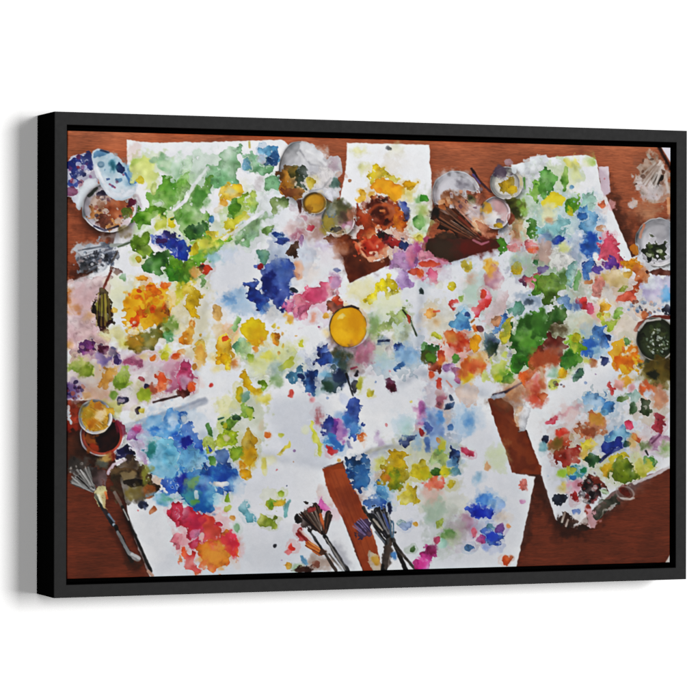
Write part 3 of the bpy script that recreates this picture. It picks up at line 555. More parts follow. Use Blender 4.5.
e 5a5450/6c6660 110,650,60,40 f4 ; x b0aca8,3a3430 110,650,70,50 n20 a.6 b1.6
p a8cce4/8cb8dc 490,400;510,370;560,350;600,360;610,400;540,430;500,430 f2 ; p 6aa8dc/4a8cd0 600,380;610,350;650,325;710,320;710,500;660,500;640,470;560,460;530,440;600,410 v.25 ; e 2a6ac8 680,480,25,25 f2 ; e d4e0ec 660,390,30,30 f4 ; p 8cc4dc/6ab0d0 520,560;540,520;600,480;710,490;710,710;520,710 v.25 ; e 3a8a88 535,540,30,40 f3 ; e 4a88cc 550,440,30,14 f2

T 180,355,120
p b84870/c86a8a -5,40;40,30;75,60;60,100;80,150;70,210;30,230;-5,230 ; p 5a2418 -5,210;60,190;60,230;30,245;-5,240 ; e d86a38 70,180,12,30 ; e d0a0b8 30,150,30,40 f3 ; e dca050 85,70,10,16
e e0b060 115,10,20,60 f2 ; p e0b010/e0c020 220,-5;300,-5;290,30;290,70;260,85;245,60 ; e e0a060 315,50,14,20 f2 ; p a0b840 395,-5;425,0;420,50;400,30
e d8dc80 470,60,50,40 f5 o.6 ; e dcd870 510,10,40,20 f3 ; p c8c838/b8c040 580,75;610,40;660,10;665,40;620,80;590,90 ; e a0b8b0 560,80,30,50 f5 o.7
p 5a88a0/4a7890 615,120;650,90;710,40;710,140;650,160;620,150 f1
e d04a40 183,175,8,8 ; p d86a60 640,215;655,205;665,240;650,255;638,235
p dcb818/d0b020 360,110;375,100;400,140;430,180;460,220;430,230;400,200;370,150 ; p c8b820/d8b820 330,230;335,180;360,190;370,230;350,280;330,260 ; p 8aa830/70902c 455,210;480,145;510,160;510,190;470,215 ; e d0a818 450,215,25,20 f2 ; e d8cc60 490,255,35,25 f3 ; e 8aa870 565,155,25,25 f4
e e0dc80 270,290,50,40 f5 o.5 ; p 6a9070/7aa090 360,220;400,215;400,250;380,280;355,270 f1 ; p 5a8428/8ab040 345,340;370,290;410,300;430,340;420,370;390,370;360,370 ; p b0c050 385,310;430,330;420,375;395,370 f1.5
p 6a9430/7a9a34 255,400;280,370;330,360;360,370;330,400;290,430;260,430 ; e 4a7050 330,365,22,12 ; s 3a6a4a 225,375,5;255,365,5 ; e c8c030 265,410,12,14
p 5a8a48 150,410;165,400;185,440;190,490;170,470 ; p 8aa838/b0c058 140,470;180,490;210,530;205,570;160,580;145,540 ; p a8bc38/b8c448 215,510;230,460;280,440;320,460;340,490;310,530;250,550 ; e dcd8a8 270,480,14,20 f1 ; p 9ab430/88a838 290,560;350,520;370,560;350,610;310,620
p b89420/a88818 360,490;390,470;410,430;435,440;440,500;435,580;410,650;380,640;370,580 ; e d0a820 400,600,30,50 f3
e e08030 510,465,13,12 ; e c8cc50 590,465,16,14 f1 ; p d8c840/d0c050 580,580;610,530;635,490;640,510;610,570;590,595 f1 ; p e0d880 480,600;500,600;505,700;480,690 f1.5
p 4a7cc8/3a68b8 -5,420;40,400;75,430;90,500;140,520;150,600;-5,600 v.2 ; e 2838a0 40,515,28,25 f2 ; p 3a70b0 -5,325;35,330;40,370;20,400;-5,400 ; e d0dce8 20,370,14,16
p 7ab0d8/8cc0dc -5,560;60,540;130,560;150,640;130,710;-5,710 v.25 ; p 3a5a90/34588a 210,570;250,550;290,590;300,660;270,690;220,650 f1 ; p 6a9a58 165,600;200,590;210,650;180,660 f1 ; p 2a5a98/3a78b8 130,650;220,640;320,670;340,710;130,710
p e0a818/d89010 335,630;370,620;380,660;410,710;370,710;340,660 ; p dcdcdc 305,630;340,625;340,670;320,665 r1

T 300,355,120
p 2a4080/3a60a8 85,30;120,-5;170,-5;190,40;150,75;110,60 ; e 4a78a8 220,40,40,40 f4 ; e 3a4a38 250,50,40,60 f5 o.8 ; e c88aa0/b07890 380,20,45,35 f3 ; e 8a7068 320,60,50,40 f5 o.7 ; s 8a2a4a 300,80,6;330,70,5 ; e 2a1c28 322,105,10,14
p 28548c/3a70a8 25,130;50,80;90,90;105,150;90,200;60,240;40,220;25,180 ; e 1f3a70 70,140,20,40 f3 ; p 8aa8b0 90,210;130,180;130,230;80,240 f2 o.7 ; e 2a4070 5,125,16,12
p 5a7078/48606c 140,150;170,90;220,80;260,120;270,170;220,190;180,205;145,190 ; e 3a5a4a 160,180,30,25 f3 ; e 28385a 230,120,30,40 f3 ; e 7ab0d0 150,110,25,20 f3
s 2a2c30 270,110,6;300,210,5;310,235,4 ; p 1c1c24 305,150;335,150;330,200;315,220;300,190 ; e c0c050 360,175,18,30 f2 ; p d8c838/c8c050 390,220;410,195;440,205;420,235;395,240
p 2a4a98/3a5cac 300,260;330,240;345,290;355,370;350,420;320,480;300,470;280,430;258,380;275,330 ; e 6aa0d0 310,430,35,40 f4 ; e 4a80c0 280,380,20,30 f3
p 2c3c88/3a4a98 130,430;150,370;180,350;210,380;200,450;160,480 f1 ; p a050a0/8a4a9c 200,370;240,390;275,450;260,500;220,520;190,480 f2 ; p 4a80c0/5a9ac8 140,500;180,460;220,500;260,530;250,550;200,555;150,540 f2 ; p d04a50/d85a60 145,535;190,545;225,555;190,580;165,575 ; p 6a6a98 270,490;290,510;300,545;280,535 f1
e b07a80 110,370,16,40 f3 ; p c8cc30/d8d860 50,375;65,390;95,450;120,500;125,580;105,560;80,470;55,420 f.8 r.8
e d88048 362,482,12,32 ; e e09aa0 70,258,14,14 f2
p 7a6a78/7a3a5a 495,150;540,135;550,170;565,195;550,210;510,185 r.8 ; p 5a1c34 510,180;545,165;560,200;545,210 r.8
p 3a6aa0/5a8ac0 545,90;570,55;600,30;605,50;580,75;555,95 r.8 ; e a0c0dc 500,60,50,30 f5 o.6 ; e 9cc0e0 640,20,60,30 f4 o.7 ; e a8c4b8 500,20,60,30 f6 o.6 ; e d4a8c8 695,320,14,50 f2
p 2a3c70/3a4a7a 600,480;640,455;675,460;650,490;630,530;600,540;590,520 ; e a8ccb8 620,430,25,40 f4 o.6 ; e 9ac0d8 590,410,50,50 f8 o.4 ; e 8ab0d8 680,500,20,40 f4 o.6
e c8b8d0 460,490,14,40,-25 f2 ; s b0b0a8 360,590,8;420,555,12;500,535,10;580,540,8 f2
q 8a4018 135,665;250,628;270,710;150,710 r.4
p 1f4a70/3a70a0 262,650;300,610;360,590;405,600;410,650;380,710;280,710
p c8a818/b89c18 480,690;510,640;520,580;580,565;620,580;630,640;600,710;480,710 ; e d0cc60 460,640,25,35 f2 ; e d8c838 680,670,30,30 f1 ; e e0b060 230,618,14,8

T 420,355,120
p 8a3c20/a84a28 40,50;80,30;120,60;110,100;80,95 ; e 5a5a2a 50,10,40,25 f2 ; e d88a48 130,20,20,30 f3 ; p 6a9030 40,-5;70,0;90,30;50,40 ; e 6a9a48 205,10,22,14
p a078a8/b890b8 135,70;170,50;200,60;190,100;160,100 f1 ; p b07a98/a86a8a 190,80;240,70;250,110;230,170;210,150;200,110 f1
p dc8a38/e0a858 245,100;260,40;310,10;390,50;380,110;340,120;290,150;260,140 f2 ; e d8683a 320,70,50,30 f4 ; e e0b830 275,130,30,25 f3 ; e d8b070 380,20,30,30 f4 ; e c0703c 260,90,20,40 f3
p d0d888/c0d070 390,120;420,60;470,20;520,30;530,100;490,130;440,170;400,160 f2 ; e 6a9a30 490,130,35,30 f2 ; e c8c830 455,135,25,20 f2 ; p 4a8a28/5a9430 530,-5;640,-5;640,30;600,70;570,100;530,120 ; p 6aa040 470,170;500,110;560,130;540,160
q 6a2c14/7c3818 400,255;470,245;540,300;550,380;575,450;610,440;640,500;680,600;705,650;705,695;560,690;540,680;500,570;450,430;420,330;405,290 r.4 ; e 5a3a24 490,270,70,40 f6 o.8 ; p d0b090/c88a58 555,330;590,300;600,340;590,400;575,440;560,400 f1.5
p d8783a/c86838 570,150;600,90;650,40;710,0;710,100;640,150;600,170 f1.5 ; p dc9088/d07a70 600,180;640,150;710,110;710,280;660,290;620,240 f3 ; e d05a38 670,230,40,60 f5 o.7 ; e d8a070 560,200,60,40 f6 ; e b05a30 690,20,25,30 f3 ; e 8a5a40 540,240,60,50 f8 o.7
s 4a3a48 430,235,8;500,215,8;590,165,5 f1 ; p b8bcc8 410,240;480,220;500,235;430,255 ; p d8d8dc 580,350;610,290;640,320;620,360;600,440;580,440
e d8683c 68,118,14,18 ; p c8503c 100,140;125,135;135,180;120,205;105,180 ; p a87080/b89898 100,200;130,190;150,240;140,290;110,320;95,260 f1.5 ; e d0a888 165,360,25,50 f4 o.6 ; s d89080 155,150,4;185,185,3
p 1f3a60 150,290;175,285;210,275;185,310;155,318 r.7 ; p 2a3a58 175,240;190,235;195,265;178,265 r.6 ; p 4a78b0 165,410;195,405;185,440;168,440 r.7
p 9a5a9a/b878b0 -5,260;25,290;35,380;20,410;-5,400 f1 ; p 9ab4d8/7a98cc 40,330;100,320;130,380;140,450;150,520;100,560;50,540;40,450;30,400 f3 o.8 ; e 4a5a98 45,420,18,30 f1 ; e 6a98cc 115,370,20,30 f2 ; p 5a7ab0 30,480;60,490;55,560;35,560 f1.5
e 6a9ccc 280,370,50,60 f8 o.7 ; e 88b0d8 230,380,60,70 f8 o.6 ; e 3a78b8 290,380,22,30 f5 o.6
p c04060/c85070 235,545;260,545;290,560;320,560;305,590;270,580;245,570 r.8 ; p 4a70b0/28406c 170,540;185,510;210,540;240,580;220,600;215,640;190,600;175,600 ; e 1c2a4c 210,620,18,26 ; p 6a98b8 160,630;200,600;225,640;190,670;160,660 f1
p a8b878/90b070 60,600;100,560;130,500;150,550;160,610;140,650;70,650 f1.5 ; e c0b840 130,520,18,30 f2 ; e d09a50 110,500,10,14 ; p c8b828/b0a020 -5,620;20,600;40,640;30,680;-5,690 ; e 8aa030 40,690,50,25 f2 ; p 6a9030 120,680;160,660;190,690;130,700 ; e 5a6a28 100,680,22,20 ; e e0e0dc 100,655,16,14 r1
e c0cc98 460,600,50,60 f8 o.6 ; e d8a880 392,650,10,20 f1 ; e a03a40 10,450,10,18

T 540,355,140
e 9a4a28 30,20,70,40 f6 ; p d8b8a0/c87850 -5,60;20,80;30,180;-5,230 f2 ; e c8683a 10,210,20,16
p 4a7a30/6a9a3a 110,30;150,-5;200,-5;215,30;170,60;130,70 ; p c8cc68/b8c050 45,160;60,120;110,120;130,110;90,150;60,165 f1.5 ; e d8b020 110,93,22,20 ; e a8c8b0 70,85,25,25 f3 ; p 3a5a4a/6a9078 155,125;175,95;210,75;215,90;190,120;165,130
e e0a840 430,130,25,30 f2 ; e dca8a0 395,150,20,20 f2 ; e d85a58 355,165,13,30,-20 ; e d8a0a0 460,165,16,16 f2
p 6a5a20/7a6a28 505,60;560,30;655,20;655,140;600,170;560,140;520,110 f3 ; p d87848/c88058 500,150;540,140;590,180;630,200;600,260;570,260;590,210;520,190 f2 ; e d8dce8 550,195,22,20 f2 ; e c09078 600,210,30,50 f4 ; e 2a2c18 565,100,30,14 f2
p 8ab4dc/6a9ccc 225,200;260,185;300,190;330,220;325,255;280,265;250,250;225,230 v.25 ; p 5a90c0/7aaccc 305,280;330,240;360,235;370,270;350,295;320,295 ; e b8d0e8 275,240,25,14 f2
p 4a6a28/5a7a30 370,230;410,205;435,190;440,220;400,238 ; e a8c0b8 475,215,25,25 f1 ; e 4a5a38/3a4a30 523,262,27,36 ; e 4a6a48 463,270,18,22
e d8a8a0 150,290,60,30 f6 o.5 ; p d04a60 25,340;50,320;90,305;80,335;50,345 ; p d8a0a8 40,325;130,280;210,250;215,260;150,290;90,320 f2 o.6
p c88a68/b8744c 185,390;210,350;250,340;250,290;290,300;330,340;325,380;280,390;250,410;210,410 f1 ; e c8984a 280,325,28,30 f3 ; e 9a5a38 240,380,35,20 f3
p c8603a/b04a28 45,430;90,400;90,365;130,380;165,380;165,420;130,450;110,470;60,460 f1 ; e d04a38 110,385,22,18 f2 ; p 8a2a18/a83424 65,500;110,470;150,460;190,455;200,500;180,530;120,555;90,540 ; e 7a6a24 85,450,25,30 f3 ; e 9a3020 185,490,18,25
p d8c850/d0b840 200,440;230,410;260,420;280,450;250,480;220,490;205,470 f1 ; e d8b868 225,500,25,20 f3
p 7aacc8/5a88b8 320,400;360,380;420,360;450,390;440,420;400,430;350,450;320,440 f1 ; p 2a3c90/28489c 305,460;340,440;400,420;420,440;360,480;330,490;305,480 ; s 26367a 300,530,10;350,490,10;440,440,12 r.7 ; e 2a5a50 430,440,14,14
e d04a6a 445,352,18,20 r1.4 ; p d87a50/c86840 455,400;480,395;510,420;505,440;475,430 ; e d8b068 465,420,18,30 f3 o.7
p b04a58/a83a4a 570,380;575,310;600,300;620,310;620,350;600,390 ; p b890a8/a8789a 525,440;560,410;655,395;655,460;590,460;560,480 f1.5 ; s 7a4a68 600,400,4;560,440,3 ; e 7a8a58 530,460,25,20 f3 ; e 8aa868 635,465,25,25 f3 ; e d8d0dc 540,490,30,30 f4
p 3a6a3a/2c5a30 230,520;250,500;280,495;295,520;285,550;250,560 ; e 6a9a48 545,535,28,26 ; e 4a8a3a 550,530,18,16 ; s 2a2a24 530,480,4;540,500,3
p c8c060/c0c050 465,540;490,500;530,540;590,555;520,610;480,610 f2 ; p c8b828/d0c030 320,560;340,520;390,480;430,500;440,520;370,520;350,570;330,600 f1 ; p 7a8a18/688014 350,580;370,520;430,520;465,560;465,620;430,645;380,630;360,610 r1 ; e c8a020 330,570,18,30 f2
p 3a8aa0/6aaca0 130,590;170,560;220,560;240,590;210,610;160,610 f1 ; e c8c040 155,573,20,18 ; e 3a78b0 160,610,16,12 ; e a8c850 115,590,20,20 f2 ; e 2a8a60 215,575,14,14
p 28304c 10,420;30,405;45,420;30,445;15,440 ; e 88b0b8 15,460,20,18 f2
x 4a4a60,8a5a4a,3a3a48 90,150,50,20 n7 a.6 b1.2

T 60,470,120
p 5a5452/46403e 60,30;80,-5;200,-5;210,60;200,120;150,110;90,90 f1.5 v.2
b 8a8886,5a5856,b0aeac,2c2a28,6a6866 110,20,150;200,120,30 n80 ; s 9a9896 80,20,3;160,100,2 ; s a8a6a4 120,0,3;180,90,2 ; s 3a3432 100,40,3;170,105,2 ; s b0aeac 70,40,3;140,105,2 ; s 8a8886 100,0,3;170,95,2 ; s a09e9c 150,-5,3;195,90,2
p 7a6868/5a4a48 190,-5;240,-5;270,60;260,110;220,110;200,70 f1
p 6a5438/3a2c1c 300,60;310,20;340,-5;470,-5;520,40;560,90;550,150;500,180;420,190;350,160;310,110 f1 ; p 9a8a6a 350,20;430,10;440,50;380,60 f2 ; p 241a12 370,70;420,50;480,60;520,80;470,90;400,90 ; p c87040/b87a40 480,110;530,90;560,120;540,160;490,165 f1.5 ; e 7a6a28 440,130,50,30 f4 ; e 8a8a40 500,20,20,40 f3
p 3a70c8/2a58b8 580,90;600,50;650,40;710,30;710,140;640,150;600,130 ; e 8cc0e0 640,20,60,25 f4 ; e 7aacd0 600,160,60,25 f4 ; e 6ab090 620,165,40,15 f2
e 1f2c50 490,210,26,18,-15 ; p b0683a 520,245;545,215;565,225;550,245;530,255 r.8
p cf3a5a/c84868 640,210;670,190;710,185;710,310;670,325;640,290 ; p e08a98 650,400;680,375;710,380;710,470;665,430 ; e e0804a 698,530,6,20
s 2a0c06 300,340,24;440,570,40 f3 o.45 ; s 2a0c06 380,260,14;520,600,14 f2 o.6
p d8cfa0/c8b890 200,150;230,100;260,110;275,180;265,230;240,215;225,190 r.6 ; s d8703a 265,130,6;275,165,5 ; s e0dcc0 225,150,10;245,210,8 ; s 3a3c3a 205,145,10;250,230,6 ; s 2a2c34 260,235,16;310,320,16 ; s 8a98a8 285,260,6;315,300,5 ; s b0b8c0 315,320,10;325,330,8 ; s 1f1a18 325,330,15;420,530,18 ; s 9a9898 335,360,6;400,480,14;455,520,24 ; s d0d0d0 420,490,10;465,515,12 ; e 3a2a20 440,540,50,25 f4 o.6
s 8a8078 320,130,16;360,210,14 ; s 1a1614 365,215,10;530,590,10 ; s b8b4b0 370,230,3;400,290,2 ; s c8a898 515,590,12;540,618,10

T 180,470,120
p 2a58a8/3a80c0 -5,-5;330,-5;340,30;300,80;270,120;240,110;190,70;170,90;200,130;190,200;170,270;120,240;90,210;50,210;10,170;-5,90 v.25 r1.8 ; e 2050a0 270,40,60,40 f4 ; e 5aa8b0 60,150,50,50 f4 ; e 1f68a8 140,190,35,60 f4 ; e 78c0d8 190,140,30,60 f6 o.6 ; e 2838a0 20,60,25,40 f4 ; p e0e0e0 180,85;230,75;280,70;275,95;240,95;210,110 r1.5 ; p dce0e0 85,130;110,120;105,170;90,170 r1 ; e 6aa060 75,185,25,15 f2 ; e 8ab080 70,70,40,20,-40 f3
e a8c4dc 325,80,30,40 f4 o.6
p d03a54/c43c60 -5,200;50,240;90,245;130,280;170,275;210,320;230,350;220,400;180,420;130,400;80,420;40,360;10,330;-5,280 v.2 r2 ; p e06858/d85a4c 120,290;180,280;225,340;235,400;190,430;140,400;120,340 f2 ; p e08a34/dc6a3c 100,460;150,430;220,410;290,345;300,390;330,420;320,480;290,530;250,560;230,590;180,600;150,560;120,500 r1.8 ; p d83c54 230,400;280,345;300,390;330,420;325,490;300,510;290,450;250,430 f2 ; e e09038 200,500,60,50 f6 ; p d08aa8 60,380;90,340;115,340;100,400;70,420 f1 ; e b8305a 90,300,40,40 f4 o.7 ; p c83858 50,430;90,410;130,410;100,460;60,460 ; e e0e0dc 120,385,12,16
p e8602c/d84040 -5,520;30,450;60,500;90,540;130,590;120,610;70,610;40,570 ; e e0a0a8 10,400,25,35 f2
e 88a830 280,160,14,22 ; p b0bc48 255,220;290,195;310,210;290,240;260,240 ; p e0a860 285,285;300,268;325,280;315,300 r.7 ; p a0c0a0 315,330;335,310;355,345;335,370 f1
p 7ab0bc/8abcc8 355,250;370,195;390,185;400,210;385,240;430,270;440,290;420,305;380,285
p 7aa830/c0c040 505,190;520,165;550,170;610,185;610,200;560,200;540,240;525,225 ; e e0c050 580,190,30,14 f1 ; p 90c0c0 605,210;640,165;625,210;630,270;610,280 f1 ; e a8bc48 590,137,16,12 ; p 8a9a38/a8b050 460,290;500,260;535,290;560,280;560,320;520,335;470,320
e dc4a3c 650,455,20,20 ; p d84a48 608,480;640,460;650,480;630,495 r.8 ; e 2a2c38 557,442,7,7 ; e e0b050 632,557,18,18 ; e a8c0a0 680,575,25,20 f3 ; e c8ccd4 500,500,100,60 f10 o.4
e 1f1c1c 690,285,16,25 ; e a83a3a 695,380,12,30 ; p e0b018/dca818 345,-5;400,-5;410,40;390,60;365,45 ; p e0e0c0 485,0;505,0;500,40 f1

T 300,470,120
q 8e401e/9a4a24 135,-5;255,-5;300,90;340,150;400,290;450,450;480,590;370,592;320,440;250,280;190,180;150,90 r.4 ; e 6a2c18 290,180,50,80 f8 o.6 ; b 7a3418,9a4a24,8a4020 200,10,110;420,580,90 n20 o.22
p cc5aa0/d068a8 108,190;130,175;155,195;160,230;175,240;140,245;115,225 ; e d8a0a8 200,250,30,30 f5 o.5
p 4a3a5a/5a4a6a 320,315;350,290;400,310;410,350;380,380;340,390;330,350 ; b 7a6a90,3a2c4a,8a7aa0 330,300,70;400,370,50 n14 o.6
p 1f4a80/2a6098 275,-5;400,-5;390,60;370,130;340,130;310,80;290,40 ; e 4a88b8 370,50,30,50 f4 ; p 5a90b8/3a70a8 440,60;470,70;500,120;515,200;480,200;450,150 f1 ; p 2a58a0/3a6ab0 385,180;420,160;450,150;510,180;500,210;450,220;410,230;385,210 ; e 8ab8d0 500,100,35,50 f5 o.6 ; p 26335c 510,195;530,205;535,260;515,265
p b8a818/a09018 470,40;480,-5;630,-5;640,30;600,60;590,110;560,120;520,80;490,70 ; e 5a8428 555,70,30,50 f2 ; e c87a3c 490,40,25,25 f3 ; p d8c818/d0b818 580,150;600,100;630,70;660,110;695,150;690,190;640,210;600,200 r1.8 ; e d8c838 680,15,35,35 f1
e 9ab0b8/8aa8a8 590,312,22,14 ; e a8b8d8 625,322,28,14 ; e d8a848 677,320,10,12 ; e 5a7a48 655,465,14,16
e a89080 110,540,60,40 f5 o.6
p 3a2c28/4a3a34 5,250;40,210;80,205;110,240;125,300;140,370;110,370;60,340;20,310 f.7 ; b 2a1a14,4a3228,5a4034,1a1010,7a5c4a 50,220,125;137,372,22 n90 ; s 7a6a60 30,240,3;120,360,2 ; s 8a7a70 60,230,3;125,350,2 ; s 2a1c1c 20,280,3;110,360,2 ; s 6a5a50 45,225,2;120,350,2 ; s 9a8a80 85,230,2;128,350,2 ; e a84a4a 65,235,20,14 ; s b8745a 120,280,8;140,340,7 ; p 3a2c28 150,250;180,245;165,330;145,370;140,320 ; s c8703c 120,260,8;145,350,6 ; b 3a2a24,6a4a3a,2a1a18 170,245,45;148,370,16 n26
s 9a2c28 0,365,12;50,420,14 ; p c87a3c/b86a34 40,420;80,440;130,465;125,495;90,480;50,450 ; s d8c0b8 0,350,8;120,460,6 ; b c87a3c,a85a28,e0a060,7a3a20 40,425,40;130,480,30 n24
e 8a8a94 240,500,30,90,-30 f5 o.5 v0 ; s 1a1614 60,360,6;210,588,8 ; s 120f0e 143,385,15;278,592,19 ; s a8a4a0 152,400,3;262,580,3 ; s 7a746e 170,490,4;250,590,4 ; s 4a3c34 150,490,8;210,585,10 ; e 6a4a3a 130,480,18,16 ; e 5a3020 30,580,50,12 f1 ; p 7aa8c8 0,510;20,505;50,555;30,555 f1 ; x 8a5a4a 100,545,25,10 n5
p d4c8b4/d8ccb8 398,490;445,485;480,575;470,590;415,590 r.3 ; p c09a38 425,500;450,500;460,550;440,555 f1.5
p 1c1c20/26242c 400,235;450,230;500,240;520,300;525,380;500,385;470,330;430,290 ; b 0c0c0e,1c1c20,2a2a30,3a3a44,6a6a72 440,235,115;518,392,34 n80 ; s 9a9a9c 450,250,4;520,380,3 ; s 5a6a9a 490,260,5;520,340,4 ; s c8c0b4 430,290,8;480,350,6 ; s 2a2624 370,220,10;500,430,12 ; s 7a8088 440,360,4;500,430,5 ; s 1a1816 520,390,24;490,580,30 ; p 5a4c44 500,420;540,410;530,520;510,590;485,590 f1 ; s 2a2420 540,400,18;620,590,20 ; s 8a8078 560,450,4;670,580,6 ; s 3a3430 550,430,8;680,590,9 ; s a8acb0 515,250,3;545,390,4 ; r 5a7a90 537,345,8,45 w2
e c83a8c 690,560,20,25 ; e 5a88b8 545,500,14,25 f2

T 420,470,120
e c8b820 20,20,40,30 f2 ; e 4a7a28 95,15,25,20 ; e d8cc30 150,10,30,25 f2 ; e b8a830 185,85,16,22 f1 ; e 6a9aa8 200,10,25,14
p d86a3c/d8583c 35,100;50,60;80,40;130,45;145,70;110,90;100,120;60,115 f1.5 ; e d89a90 70,140,40,50 f6 o.6
e 8aa890 90,240,50,60 f8 o.5 ; e a8b848 115,310,14,30 f1
p 7aa8dc/5a90d8 340,160;380,130;420,140;420,180;380,200;340,210 f2 ; p 3a60c8/2a48c0 295,250;310,215;350,200;370,240;400,220;440,250;430,270;360,290;320,280 r1.8 ; e 5a8ad8 425,205,20,25 f1 ; e a8c8e0 450,190,35,25 f4 o.6 ; e 2038b0 345,240,35,30 f3
e b08aa0 280,310,40,40 f5 ; p e07a90 300,340;325,345;330,390;305,395 f1 ; e a09a98 220,340,50,40 f6 o.8 ; p 5a8048/7aa060 110,400;160,360;190,345;220,380;180,395;140,410 f2 ; e a8b890 170,400,50,30 f5 o.6 ; e a8d0c0 130,430,20,22 f2 ; e d06a8a 98,408,14,18
p 5a80c0/4a68b8 340,360;380,345;420,360;440,370;460,350;480,400;450,430;420,445;390,410;345,400 v.2 ; e 3a58c0 430,385,30,25 f2 ; e 6a9ab0 410,332,24,14 ; e 7a5098 470,345,22,22 ; e a83a80 357,405,20,16
p 6a90b8/5a80b0 258,460;275,425;300,430;312,460;290,472
p b02a7c/d050a0 10,500;30,460;60,440;90,460;85,500;50,520;50,560;30,580;-5,575;-5,530 ; e 7a1c50 70,465,25,25 f2 ; e dc60a8 20,540,25,30 f2
p d8703a/c8602c 475,530;500,505;530,500;535,530;510,545;500,555;480,545 r1 ; e e08a80 602,95,17,30 r.6 ; e d8a8c8 600,183,12,8 f1 ; e e0a070 518,325,10,8 f1 ; e e0c8b0 480,270,30,20 f4 o.5 ; e a8c8e0 340,50,18,28 f3

T 540,450,140
e 2a1008 150,390,80,40 f8 o.6
e d8c060 112,185,20,14 f2 ; e d8a0b0 180,180,35,25 f4 ; e 2c3444 102,247,30,30 r1 ; e a83030 175,235,18,24 ; e 6a80b8 177,308,18,18 r1
p 2c1c1c/4a2c28 215,170;250,130;290,150;320,190;300,230;250,250;220,220 f1.5 ; x 1f1418,d8d0d0,8a2a2a,5a4a48 240,210,50,60 n50 a.6 b2.6 ; p 6a2c1c/8a3c24 240,125;280,135;350,200;320,195;270,160 f1
p 9a3c2c/b0503c 225,290;250,270;255,320;235,330 f1 ; e d8b0b8 265,340,25,50 f2 ; e e0dcdc 200,350,30,25 f2
p 3a3c30/5a5c50 300,240;340,230;400,235;400,260;340,290;300,330;270,330;290,280 f1 ; p 8a9a78 300,190;340,205;330,225;305,220 f1 ; s d8dcd8 320,240,6;345,215,5 ; s b8c8b0 300,200,5;340,215,5 ; p b8b4b0/8a8478 300,330;360,275;390,265;310,330 f1
p 7a3424 390,195;420,180;450,200;440,230;400,220 f1 ; r b8b0ac 425,215,45,32,20 w3 o.55 ; s d0ccc8 405,240,5;450,245,5;470,240,3 o.7
p 4a342c/5a3c30 95,350;110,310;130,305;155,340;150,370;180,370;180,395;130,390 f1 ; s d0c8c0 110,360,5;125,310,4 ; s b8a8a0 140,350,4;130,380,4 ; p 3a241c 190,385;215,370;250,385;230,400;195,400
s dcdce0 470,165,8;560,130,10;655,80,8 r1.5
q d8ccc4 626,566;652,522;652,566
'''

def paint_picture(PX, PY, q):
    P = Painter(PX, PY, q)
    # the table top: reddish brown wood, grain running across
    top, mid, low = [np.array(c, np.float32) for c in ((.625, .37, .255), (.505, .262, .16), (.405, .185, .105))]
    t = np.clip((PY - 135) / 440., 0, 1)[..., None]
    col = np.where(t < .45, top + (mid - top) * t / .45, mid + (low - mid) * np.clip((t - .45) / .4, 0, 1))
    g1 = P.noise(2.5, 40, .8, sx=7., sy=1.0); g2 = P.noise(.9, 6, .3, sx=9., sy=1.0); g3 = P.noise(30, 200, 1.2); g4 = P.noise(1.5, 12, .5, sx=4, sy=1)
    pores = -np.clip(g4 - 1.3, 0, 1.5)
    col = col * (1 + .03 * g1 + .03 * g2 + .05 * g3 + .06 * pores)[..., None]
    P.img[:] = col
    P.run(PICTURE)
    # pale washes that run out of the pigment into the damp paper and join the marks together
    for _ in range(1100):
        x, y = 70 + 598 * P.rs.rand(), 142 + 428 * P.rs.rand()
        sl = P.box(x, y, x, y, .6)
        if sl is None: continue
        c = P.img[sl].reshape(-1, 3).mean(0)
        if c.max() - c.min() < .25 or c.max() < .3 or (c[0] > 1.6 * c[1] and c[0] < .62 and abs(c[1] - c[2]) < .2): continue
        x += P.rs.randn() * 5; y += P.rs.randn() * 5; r1 = 3. + 9 * P.rs.rand() ** 1.5; r2 = r1 * (.3 + .6 * P.rs.rand())
        sl = P.box(x - r1, y - r1, x + r1, y + r1, 6)
        if sl is None: continue
        A = P.img[sl]; old = A.copy(); wgt = np.clip((A.min(-1) - .62) / .12, 0, 1)[..., None]
        d = P.d_ell(P.PX[sl], P.PY[sl], x, y, r1, r2, P.rs.rand() * 180)
        P.wash(sl, d, np.clip(c * .6 + .4 * c / c.max(), 0, 1), None, o=.12 + .34 * P.rs.rand(), r=2.6, f=[.5, 1.2, 2., 3.5][P.rs.randint(4)], size=r2)
        A[:] = old + (A - old) * wgt
    # fine specks of paint flicked over the sheets
    cols = 'c84a50,d8902c,3a62a8,6a9a34,d8c034,7a4a86,28365e,b04a7a,7aa8c8,a0602c'.split(',')
    P.T(0, 0, 700)
    for _ in range(160):
        x, y = 70 + 600 * P.rs.rand(), 140 + 430 * P.rs.rand()
        sl = P.box(x, y, x, y, 1)
        if sl is None or P.img[sl].min() < .66: continue
        P.spatter([cols[P.rs.randint(10)]], (x, y, 0, 0), dict(n=1, a=.3, b=1.3, o=.7))
    im = P.img
    im *= (1 + .002 * P.nf + .005 * P.noise(4, 30, .8))[..., None]
    h, w = im.shape[:2]; fr2 = (np.fft.fftfreq(h)[:, None] ** 2 + np.fft.rfftfreq(w)[None] ** 2) * q * q
    for sg, am in ((.75, .4), (6., .12)):       # sharpened for print
        k = np.exp(-2 * (np.pi * sg) ** 2 * fr2)
        bl = np.stack([np.fft.irfft2(np.fft.rfft2(im[..., c]) * k, s=(h, w)) for c in range(3)], -1)
        im = np.clip(im + am * (im - bl), 0, 1)
    # printing: a touch more contrast and saturation
    g = im.mean(-1, keepdims=True); im = g + (im - g) * .97
    im = im - .028 * np.sin(2 * np.pi * np.clip(im, 0, 1))
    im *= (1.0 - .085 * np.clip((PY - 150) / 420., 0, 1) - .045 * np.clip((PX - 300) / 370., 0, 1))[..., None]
    return np.clip(im, .012, .97)

